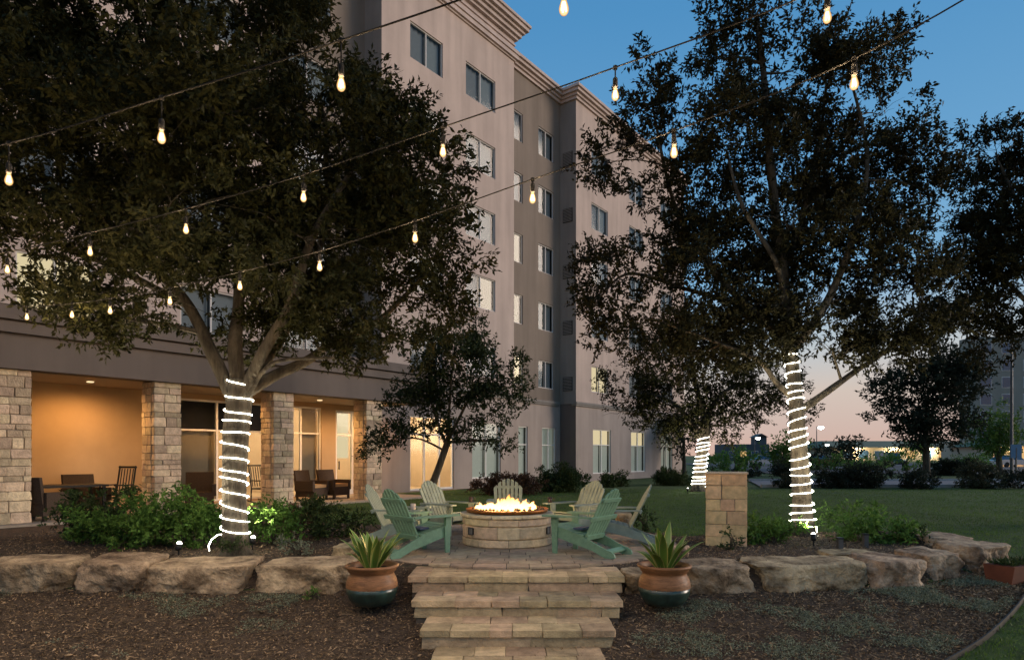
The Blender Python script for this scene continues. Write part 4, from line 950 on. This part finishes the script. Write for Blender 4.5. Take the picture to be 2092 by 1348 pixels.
# small leaning tree in the middle
Y4 = 18.6; A = lambda px, py, dy=0: at(px, py, Y4) + Vector((0, dy, 0))
LO = [(920, 720, 85, 45), (865, 770, 72, 40), (985, 765, 82, 52), (900, 835, 95, 55), (1000, 825, 62, 42), (1052, 795, 30, 16), (960, 885, 55, 30), (815, 885, 45, 20), (785, 908, 28, 12), (1010, 902, 38, 14), (940, 675, 65, 36), (1040, 745, 30, 30), (880, 880, 50, 26), (840, 830, 45, 40)]
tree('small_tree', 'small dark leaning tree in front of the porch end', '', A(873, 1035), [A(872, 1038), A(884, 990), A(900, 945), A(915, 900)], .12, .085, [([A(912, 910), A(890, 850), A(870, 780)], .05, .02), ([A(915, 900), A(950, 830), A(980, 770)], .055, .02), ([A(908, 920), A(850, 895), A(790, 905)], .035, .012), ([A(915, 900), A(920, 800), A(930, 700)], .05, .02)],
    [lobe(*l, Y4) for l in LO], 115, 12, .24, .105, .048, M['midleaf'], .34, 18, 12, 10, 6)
# trees across the road
def far_tree(label, Y, base, lob, leaf, dens, L, seed, gap=.15, r=.25):
    A = lambda px, py: at(px, py, Y)
    z0 = at(base, 930, Y); z0.z = 0; cen = [sum(l[i] for l in lob) / len(lob) for i in (0, 1)]
    tree('shade_tree', label, '', z0, [z0, z0.lerp(A(*cen), .35), z0.lerp(A(*cen), .75)], r, r * .5, [([z0.lerp(A(*cen), .4), A(*l[:2])], r * .4, r * .15) for l in lob[:3]],
         [lobe(*l, Y) for l in lob], dens * 1.6, 10, L * 2.6, L, L * .5, leaf, L * 3.2, 14, seed, 8, 4)
far_tree('broad dark tree across the road left of the far hotel', 43, 1893, [(1890, 800, 85, 62), (1850, 855, 55, 36), (1935, 865, 62, 36), (1905, 740, 75, 48), (1950, 780, 55, 50), (1825, 800, 36, 30), (1880, 880, 60, 20)], M['farleaf'], 22, .24, 21, .15)
far_tree('bright yellow-green tree by the far hotel', 48, 2043, [(2042, 870, 42, 34), (2012, 888, 32, 22), (2066, 898, 28, 22), (2030, 905, 40, 16)], M['lime'], 26, .22, 22, .05)
far_tree('rounded green tree behind the right oak trunk', 60, 1606, [(1606, 915, 32, 24), (1590, 930, 24, 16), (1622, 932, 22, 16)], M['lime'], 18, .3, 23, .1)
far_tree('dark conifer-like tree before the green-roofed building', 70, 1736, [(1738, 935, 22, 18), (1740, 918, 10, 16)], M['farleaf'], 18, .35, 24, .1)
far_tree('small pale tree beside the lit street lamp', 66, 1672, [(1672, 930, 26, 16), (1660, 940, 16, 10)], M['farleaf'], 16, .3, 25, .1)
far_tree('small bushy tree left of the dark broad tree trunk', 62, 1852, [(1856, 930, 26, 18), (1842, 940, 22, 12)], M['shrub'], 18, .3, 26, .1)
for i_, (px_, py_, rx_, lab_) in enumerate([(1455, 950, 22, 'low bush beyond the road left of the pillar top'), (1640, 950, 24, 'soft green bush beyond the road just right of the oak trunk'), (1705, 952, 26, 'grey-green bush in front of the red car'), (1778, 950, 28, 'rounded bush left of the dark SUV'), (1958, 945, 30, 'green bush before the pale flat-roofed block'), (2000, 950, 24, 'bushy shrub under the bright tree')]):
    far_tree(lab_, 60 + i_ * 2.3, px_, [(px_, py_, rx_, 13), (px_ + rx_ * .7, py_ + 5, rx_ * .6, 9), (px_ - rx_ * .6, py_ + 5, rx_ * .6, 9)], M['lime' if i_ in (1, 4) else 'shrub'], 22, .2, 60 + i_, .1, .1)
far_tree('small tree behind the stone pillar', 58, 1500, [(1500, 940, 30, 16), (1528, 946, 22, 10)], M['shrub'], 18, .28, 27, .1)
far_tree('slim tree standing at the corner behind the back oak', 44, 1398, [(1400, 880, 40, 40), (1392, 850, 30, 30)], M['farleaf'], 20, .25, 28, .1, .16)

# ------------------------------------------------------------------ shrubs
def shrub(label, px, py, rx, rz, Y, leaf, dens, L, seed, group, name='shrub', ry=None, lob=None, per=10, gap=.0):
    c = at(px, py, Y); base = Vector((c.x, Y, gz(c.x, Y) + .01)); k = Y / 1350; t = thing(name, label, 'shrub', base, 0, group)
    ls = [(c, rx * k, ry or min(rx * k, .7), rz * k)] + [lobe(*l, Y) for l in (lob or [])]
    co, cs = crown('foliage', ls, dens * 1.6, per, L * 2.0, L, L * .55, leaf, t, L * 2.4, 14, seed, base.z + .01); co.location = -base
    sm = MB(); rd = random.Random(seed)
    for _ in range(14):
        q = cs[rd.randrange(len(cs))]; e2 = Vector(q) - base; sm.tube([(rd.uniform(-.08, .08), rd.uniform(-.08, .08), -.02), tuple(e2 * .5 + Vector((0, 0, .05))), tuple(e2)], [.012, .009, .004], 4)
    sm.obj('stems', M['bark'], t, kind='stuff'); return t
G = 'shrubs planted around the patio'
shrub('dark green shrub in front of the porch table', 190, 1055, 75, 50, 11.6, M['shrubd'], 230, .07, 1, G, lob=[(150, 1080, 45, 40), (230, 1085, 70, 40)])
shrub('broad mid-green shrub left of the spotlight', 275, 1075, 78, 48, 10.9, M['shrub'], 230, .07, 2, G, lob=[(215, 1095, 65, 32), (310, 1095, 60, 30)])
shrub('bright green shrub right beside the lit oak trunk', 365, 1058, 72, 50, 10.6, M['shrub'], 260, .07, 3, G, lob=[(400, 1075, 48, 38), (340, 1085, 50, 34)])
shrub('green shrub just right of the lit oak trunk', 548, 1063, 45, 42, 10.9, M['shrub'], 260, .07, 4, G, lob=[(570, 1080, 34, 26)])
shrub('dark leafy shrub under the porch door', 655, 1068, 52, 38, 12.0, M['shrubd'], 250, .065, 5, G, lob=[(690, 1075, 40, 30)])
shrub('reddish-tipped low shrub between the green shrub and porch column', 610, 1058, 36, 30, 13.0, M['shrubr'], 230, .065, 6, G)
shrub('green shrub at the foot of the right rope-lit oak', 1578, 1085, 48, 40, 11.0, M['shrub'], 250, .065, 7, G, lob=[(1610, 1100, 36, 30), (1548, 1078, 30, 26)])
shrub('broad-leaved shrub right of the path posts', 1800, 1078, 62, 44, 11.2, M['shrub'], 230, .07, 8, G, lob=[(1770, 1085, 40, 34), (1845, 1095, 45, 28)])
shrub('upright green shrub behind the path posts', 1735, 1062, 46, 36, 12.0, M['shrub'], 220, .065, 9, G)
shrub('dark low shrub at the right end of the planting bed', 1885, 1108, 38, 16, 10.9, M['shrubd'], 240, .06, 10, G)
shrub('small low shrub at the foot of the stone pillar', 1500, 1108, 20, 14, 10.3, M['shrubd'], 260, .05, 17, G)
shrub('low wispy plant beside the cream boulder behind the left pot', 610, 1115, 22, 22, 9.7, M['cover'], 260, .05, 18, G)
shrub('low green tuft in front of the tan flat-topped boulder', 648, 1215, 26, 12, 8.35, M['shrub'], 300, .035, 19, G)
shrub('small dark plant at the foot of the large oak trunk', 487, 1120, 20, 18, 9.35, M['shrubd'], 300, .045, 20, G)
shrub('low grassy plant by the patio left of the pillar', 1320, 1060, 30, 16, 13.0, M['shrubd'], 240, .06, 21, G)
G = 'shrubs along the hotel wall'
shrub('reddish-brown rounded shrub under the curtained ground window', 1035, 993, 62, 20, 25.0, M['shrubr'], 576, .08, 11, G, ry=1.0)
shrub('dark rounded shrub in the recess of the hotel wall', 1146, 985, 46, 26, 27.0, M['shrubd'], 672, .08, 12, G, ry=1.0)
shrub('small dark ball shrub below the right ground window', 1240, 985, 14, 14, 31.0, M['shrubd'], 768, .08, 13, G)
shrub('smaller dark ball shrub next to the other ball shrub', 1270, 986, 11, 13, 31.5, M['shrubd'], 768, .08, 14, G)
shrub('wide dark shrub at the far corner of the hotel', 1370, 982, 34, 20, 33.0, M['shrubd'], 672, .08, 15, G, ry=1.0)
G = 'shrubs along the road verge'
for i, (px, py, rx, rz, Y, lab, lf_) in enumerate([(1697, 980, 34, 22, 30, 'dark round shrub at the road just right of the oak trunk', 'farleaf'), (1762, 975, 52, 27, 30, 'broad dark shrub mound at the roadside', 'farleaf'), (1870, 985, 34, 22, 29.5, 'rounded dark roadside shrub below the broad tree', 'farleaf'), (2002, 978, 40, 28, 29.5, 'feathery dark roadside grass clump near the sign', 'reed'), (2082, 985, 24, 22, 29.5, 'dark roadside shrub at the right edge', 'farleaf'), (1610, 985, 20, 18, 30, 'small dark roadside shrub left of the oak trunk', 'farleaf'), (1538, 966, 12, 14, 44, 'small dark bush beyond the road near the pillar', 'farleaf'), (1597, 962, 14, 20, 44, 'upright dark bush beyond the road', 'farleaf'), (1925, 958, 40, 16, 46, 'low hedge beyond the road below the far shops', 'farleaf'), (1985, 962, 30, 14, 45, 'low hedge beyond the road near the bright tree', 'farleaf')]):
    shrub(lab, px, py, rx, rz, Y, M[lf_], 330 if Y < 35 else 160, .085 if Y < 35 else .13, 40 + i, G, ry=.8)

# ------------------------------------------------------------------ string lights
def strand(label, pts, hang):
    """pts: bulbs (px, py, Y) along one cable; the cable runs above them"""
    att = [at(px, py, Y) + Vector((0, 0, hang)) for px, py, Y in pts]
    d0 = att[0] - att[1]; d1 = att[-1] - att[-2]
    cab = [att[0] + d0 * 2.2 + Vector((0, 0, .55)), att[0] + d0 + Vector((0, 0, .2))] + att + [att[-1] + d1 + Vector((0, 0, .12)), att[-1] + d1 * 2 + Vector((0, 0, .3)), att[-1] + d1 * 3 + Vector((0, 0, .5))]
    t = thing('string_light', label, 'string light', att[0], 0, 'string lights over the patio'); o0 = att[0]
    MB().tube([tuple(p - o0) for p in spline(cab, 5)], .0048, 6).obj('cable', M['wire'], t, True)
    allp = [cab[1]] + att + [cab[-3], cab[-2]]
    for q in allp:
        p = q - o0; hb = hang - .085
        m = MB(); m.tube([(0, 0, .0), (0, 0, -hb + .06)], .0045, 6); m.lathe([(.008, .012), (.014, .008), (.014, -.012), (.008, -.016)], 10); m.lathe([(.010, -hb + .06), (.0155, -hb + .052), (.0165, -hb), (.015, -hb - .005)], 12)
        h = m.obj('lamp_holder', M['wire'], t, True, loc=p)
        pr = [(.010, 0), (.0125, -.010), (.016, -.022), (.0215, -.040), (.0235, -.053), (.0215, -.065), (.0145, -.076), (.004, -.081)]
        MB().lathe(pr[::-1], 16).obj('bulb', M['bulb'], h, True, loc=(0, 0, -hb - .004))
        f = MB()
        for k in range(4): a = k * math.pi / 2 + .4; f.tube([(.005 * math.cos(a), .005 * math.sin(a), -.02), (.011 * math.cos(a), .011 * math.sin(a), -.060)], .0036, 4)
        f.obj('filament', M['filament'], h, loc=(0, 0, -hb - .004))
        ld = bpy.data.lights.new('bulb_lamp', 'POINT'); ld.energy = 46; ld.color = (1, .68, .38); ld.shadow_soft_size = .028
        link('bulb_lamp', ld, None, q + Vector((0, 0, -hb - .055)))
strand('nearest string of warm bulbs crossing the top left of the garden', [(1152, 32, 3.12), (697, 187, 3.5), (330, 294, 3.87), (18, 379, 4.24)], .27)
c_ = .12; strand('middle string of warm bulbs from the right oak into the left oak', [(px, py, 3.73 * (1 + c_ * k)) for k, (px, py) in enumerate([(1690, 48), (1257, 206), (905, 321), (620, 413), (380, 478), (184, 523), (15, 559)])], .21)
c_ = .137; strand('far string of warm bulbs running down to the porch roof', [(px, py, 3.65 * (1 + c_ * k)) for k, (px, py) in enumerate([(1745, 184), (1377, 323), (1088, 416), (848, 496), (653, 554), (490, 593), (347, 623), (225, 642), (147, 650), (55, 654)])], .17)

# ------------------------------------------------------------------ garden lamps and posts
def spotlight(label, loc, aim, watt, col=(1, .86, .62), size=95):
    t = thing('garden_spotlight', label, 'spotlight', loc, 0, 'ground spotlights in the planting beds'); d = (Vector(aim) - Vector(loc)).normalized()
    q = d.to_track_quat('Z', 'Y').to_euler()
    MB().tube([(0, 0, -.12), (0, 0, .1)], .012, 6).obj('stake', M['black'], t)
    MB().lathe([(.03, -.06), (.042, -.04), (.045, .04), (.041, .04), (.036, .02)], 16).obj('lamp_head', M['black'], t, True, loc=(0, 0, .13), rot=q)
    MB().lathe([(.037, .035), (.034, .055), (.022, .07), (.004, .076)], 16).obj('lens', M['spot'], t, loc=(0, 0, .13), rot=q)
    ld = bpy.data.lights.new('spotlight_lamp', 'SPOT'); ld.energy = watt; ld.color = col; ld.spot_size = R(size); ld.spot_blend = .8; ld.shadow_soft_size = .04
    link('spotlight_lamp', ld, None, Vector(loc) + Vector((0, 0, .13)) + d * .10, d.to_track_quat('-Z', 'Y').to_euler())
spotlight('small bright spotlight in the mulch left of the big oak', (at(372, 1100, 9.7).x, 9.6, .0), at(450, 740, 9.8), 300, size=105)
spotlight('small spotlight tucked right behind the big oak trunk', (at(516, 1100, 10.3).x, 10.3, 0), at(600, 680, 10.4), 220, size=112)
spotlight('small bright spotlight at the foot of the right oak', (at(1662, 1112, 10.7).x, 10.7, 0), at(1640, 760, 12.2), 520, size=110)
spotlight('spotlight under the back oak by the hotel corner', (at(1405, 1000, 25.5).x, 25.5, 0), at(1425, 830, 27), 420, size=110)
for px, Y, lab in ((1716, 10.0, 'short grey path post nearer the boulders'), (1768, 10.5, 'short grey path post beside the broad-leaved shrub')):
    t = thing('path_post', lab, 'post', (at(px, 930, Y).x, Y, 0), 0, 'short posts in the right bed')
    MB().box(-.035, .035, -.035, .035, -.05, .19).obj('post_body', M['steel'], t); MB().box(-.042, .042, -.042, .042, .19, .21).obj('post_cap', M['metal'], t)
# steel edging curve
pts = [Vector((x, y, gz(x, y) + .03)) for x, y in zip(EX, EY)]; p = spline(pts, 8); mb = MB(); vs = []
for q in p: vs += [(q.x, q.y, q.z - .1), (q.x, q.y, q.z + .03), (q.x + .012, q.y - .01, q.z + .03), (q.x + .012, q.y - .01, q.z - .1)]
mb.add(vs, [(4 * i + k, 4 * i + (k + 1) % 4, 4 * i + 4 + (k + 1) % 4, 4 * i + 4 + k) for i in range(len(p) - 1) for k in range(4)])
tag(mb.obj('lawn_edging', M['edging']), 'curved thin steel edging between the mulch bed and right lawn', 'edging')
# red trough
t = thing('plant_trough', 'dark red planted trough under the right end boulder', 'trough', (at(2075, 930, 9.2).x, 9.2, gz(at(2075, 930, 9.2).x, 9.2)), R(25))
MB().prism([(-.16, 0), (.16, 0), (.2, .24), (-.2, .24)], -.4, .4).obj('trough_body', M['trough'], t)
P = np.array([(random.uniform(-.36, .36), random.uniform(-.15, .15), .24) for _ in range(500)]); D = unit(len(P)) * .7 + np.array([0, 0, .8])
o = link('foliage', leafmesh('foliage', P, D, unit(len(P)), rng.uniform(.05, .12, len(P)), .02, rng.uniform(0, 1, len(P)), M['shrubd']), t); o['kind'] = 'stuff'

# ------------------------------------------------------------------ road, verge, far side
def strip(name, m, poly, z): 
    return MB().add([(x, y, z) for x, y in poly], [tuple(range(len(poly)))]).obj(name, m, None, kind='structure')
strip('road', M['road'], [(11.5, 30.6), (300, 33.0), (300, 41.0), (13.5, 37.6)], .02)
MB().prism([(0, -.1), (.18, -.1), (.18, .12), (0, .12)], 11.5, 300).obj('kerb', M['kerb'], None, loc=(0, 30.3, 0), rot=(0, 0, R(.47)), kind='structure')
MB().prism([(0, -.1), (.18, -.1), (.18, .12), (0, .12)], 13.5, 300).obj('kerb', M['kerb'], None, loc=(0, 37.4, 0), rot=(0, 0, R(.67)), kind='structure')
strip('verge', M['lawn'], [(13, 37.9), (300, 41.4), (300, 52), (20, 50)], .06)
strip('parking_lot', M['asphalt'], [(20, 50.02), (300, 52.02), (300, 120), (30, 120)], .04)
def building(name, label, px0, px1, Y, dep, z1, wm, roofm=None, roofz=None, over=1.5, extras=None):
    x0, x1 = (px0 - 1046) / 1350 * Y, (px1 - 1046) / 1350 * Y; t = thing(name, label, 'building', ((x0 + x1) / 2, Y, 0), 0, 'buildings beyond the car park'); hx = (x1 - x0) / 2
    MB().box(-hx, hx, 0, dep, -.3, z1).obj('wall', wm, t)
    if roofm:
        v_ = [(-hx - over, -over, z1), (hx + over, -over, z1), (hx + over, dep + over, z1), (-hx - over, dep + over, z1), (-hx + 2, dep * .4, roofz), (hx - 2, dep * .4, roofz), (hx - 2, dep * .6, roofz), (-hx + 2, dep * .6, roofz)]
        MB().add(v_, [(3, 2, 1, 0), (4, 5, 6, 7), (0, 1, 5, 4), (1, 2, 6, 5), (2, 3, 7, 6), (3, 0, 4, 7)]).obj('roof', roofm, t)
    return t, hx
def fwin(t, x0, x1, z0, z1, m, name='window'):
    f = MB().box(x0 - .12, x1 + .12, -.06, .02, z0 - .12, z1 + .12).obj(name, M['framed'], t); MB().box(x0, x1, -.09, -.05, z0, z1).obj('pane', m, f)
t, hx = building('shop_building', 'long low cream building with green hipped roof', 1700, 2010, 180, 25, 3.6, M['farcream'], M['fargreen'], 5.6)
for k in range(9): fwin(t, -hx + 3 + k * 4.3, -hx + 5.5 + k * 4.3, .6, 2.7, M['farlit'] if k in (3, 4, 6, 7) else M['farglass'])
def added_wall_lamp(t, x, z, watt, col):
    MB().box(x - .25, x + .25, -.35, -.05, z, z + .2).obj('added_wall_lamp', M['lamp'], t)
    ld = bpy.data.lights.new('added_wall_light', 'POINT'); ld.energy = watt; ld.color = col; ld.shadow_soft_size = .2; link('added_wall_light', ld, None, t.location + Vector((x, -1.6, z - .3)))
for x in (-14, -4, 6, 16): added_wall_lamp(t, x, 3.1, 1300, (1, .8, .5))  # lamps added under the eaves to brighten the cream front
t, hx = building('warehouse', 'dark blue low building with a small roof turret', 1478, 1572, 185, 8, 4.6, M['farblue'])
MB().box(hx - 3.4, hx - .4, 1, 5, 4.6, 6.6).obj('turret', M['farblue'], t); MB().prism([(hx - 3.8, 6.6), (hx, 6.6), (hx - 1.9, 7.6)], .6, 5.4, 'y').obj('turret_roof', M['metal'], t)
for k in range(5): fwin(t, -hx + 1.5 + k * 3.2, -hx + 3.2 + k * 3.2, 1, 2.6, M['farlit'] if k == 1 else M['farglass'])
t, hx = building('far_hotel', 'tall grey hotel with blue windows at the right edge', 1990, 2300, 120, 4, 23, M['farhotel'])
for r_ in range(6):
    for k in range(6): fwin(t, -hx + 1.2 + k * 3.9, -hx + 3.1 + k * 3.9, 4.5 + r_ * 3.1, 6.3 + r_ * 3.1, M['farglass'])
t, hx = building('small_shop', 'small shop with orange-lit front at the right edge', 2028, 2110, 85, 8, 2.6, M['farcream'], M['fargreen'], 3.6, .6)
added_wall_lamp(t, 0, 2.2, 330, (1, .6, .25))
for k in range(2): fwin(t, -hx + .8 + k * 2.2, -hx + 2.3 + k * 2.2, .5, 2.0, M['farlit'])
t, hx = building('kiosk', 'pale flat-roofed block left of the small shop', 1975, 2022, 100, 6, 3.6, M['farcream']); fwin(t, -.8, .8, .4, 2.0, M['farglass'])
def street_lamp(label, px, py, Y, arm=.7, lit=True):
    p = at(px, py, Y); t = thing('street_lamp', label, 'street lamp', (p.x - arm, Y, 0), 0, 'street lamps in the car park'); H = p.z
    MB().tube([(0, 0, -.1), (0, 0, H + .1)], [.1, .06], 8).obj('pole', M['steel'], t); MB().tube([(0, 0, H + .05), (arm, 0, H + .12)], .04, 6).obj('arm', M['steel'], t)
    MB().box(arm - .28, arm + .28, -.2, .2, H + .04, H + .16).obj('lamp_head', M['steel'], t)
    if lit: MB().lathe([(.1, H - .4), (.42, H - .2), (.45, H + .03)], 12).obj('lamp_lens', M['lamp'], t, loc=(arm, 0, 0))  # lens oversized so that its shape carries the lamp's bloom
street_lamp('tall lit street lamp right of the right oak trunk', 1677, 872, 110)
street_lamp('lit street lamp between the pillar and right oak', 1549, 894, 130)
street_lamp('small distant lit lamp low over the green roof', 1690, 908, 170)
street_lamp('dark unlit lamp pole at the right edge', 2086, 640, 42, .6, False)
t = thing('road_sign', 'pale blue-grey sign on a post beneath the bright tree', 'sign', (at(2050, 930, 40).x, 39, 0))
MB().tube([(0, 0, -.1), (0, 0, 1.9)], .05, 8).obj('post', M['steel'], t); MB().box(-.32, .32, -.03, .03, 1.3, 2.1).obj('sign_panel', M['signblue'], t)
def car(label, px, Y, rz, m, name='parked_car', h=1.45, L=4.5):
    t = thing(name, label, 'car', (at(px, 930, Y).x, Y, .04), rz, 'cars in the car park'); hl = L / 2
    body = [(-hl, .3), (hl, .3), (hl, .62), (hl - .1, .78), (hl - 1.15, .88), (-hl + .35, .92), (-hl, .8)]; MB().prism(body, -.88, .88, 'y').obj('body', m, t)
    cab = [(hl - 1.2, .88), (hl - 1.9, h), (-hl + .9, h), (-hl + .3, .92)]
    mb = MB(); n = 4; vs = [(p[0], -.84 + (.14 if p[1] > 1 else 0), p[1]) for p in cab] + [(p[0], .84 - (.14 if p[1] > 1 else 0), p[1]) for p in cab]
    mb.add(vs, [(3, 2, 1, 0), (4, 5, 6, 7), (0, 1, 5, 4), (1, 2, 6, 5), (2, 3, 7, 6)]).obj('windows', M['farglass'], t)
    MB().box(-hl + .95, hl - 1.95, -.69, .69, h - .02, h + .03).obj('roof', m, t)
    for x in (-hl + .8, hl - .85):
        for y_ in (-.8, .8): MB().lathe([(.31, -.1), (.32, 0), (.31, .1)], 16).obj('wheel', M['tyre'], t, loc=(x, y_, .32), rot=(R(90), 0, 0))
    for y_ in (-.62, .62): MB().box(hl - .03, hl + .02, y_ - .17, y_ + .17, .6, .72).obj('headlight', M['headl'], t)
car('silver car parked beyond the road near the pillar', 1568, 88, R(5), M['carsilver'])
car('dark SUV parked nose-out before the cream building', 1821, 84, R(-95), M['cardark'], h=1.72, L=4.6)
car('dull red car behind the right oak trunk', 1672, 90, R(2), M['carred'])
car('pale car near the orange-lit shop', 2065, 80, R(10), M['carsilver'])
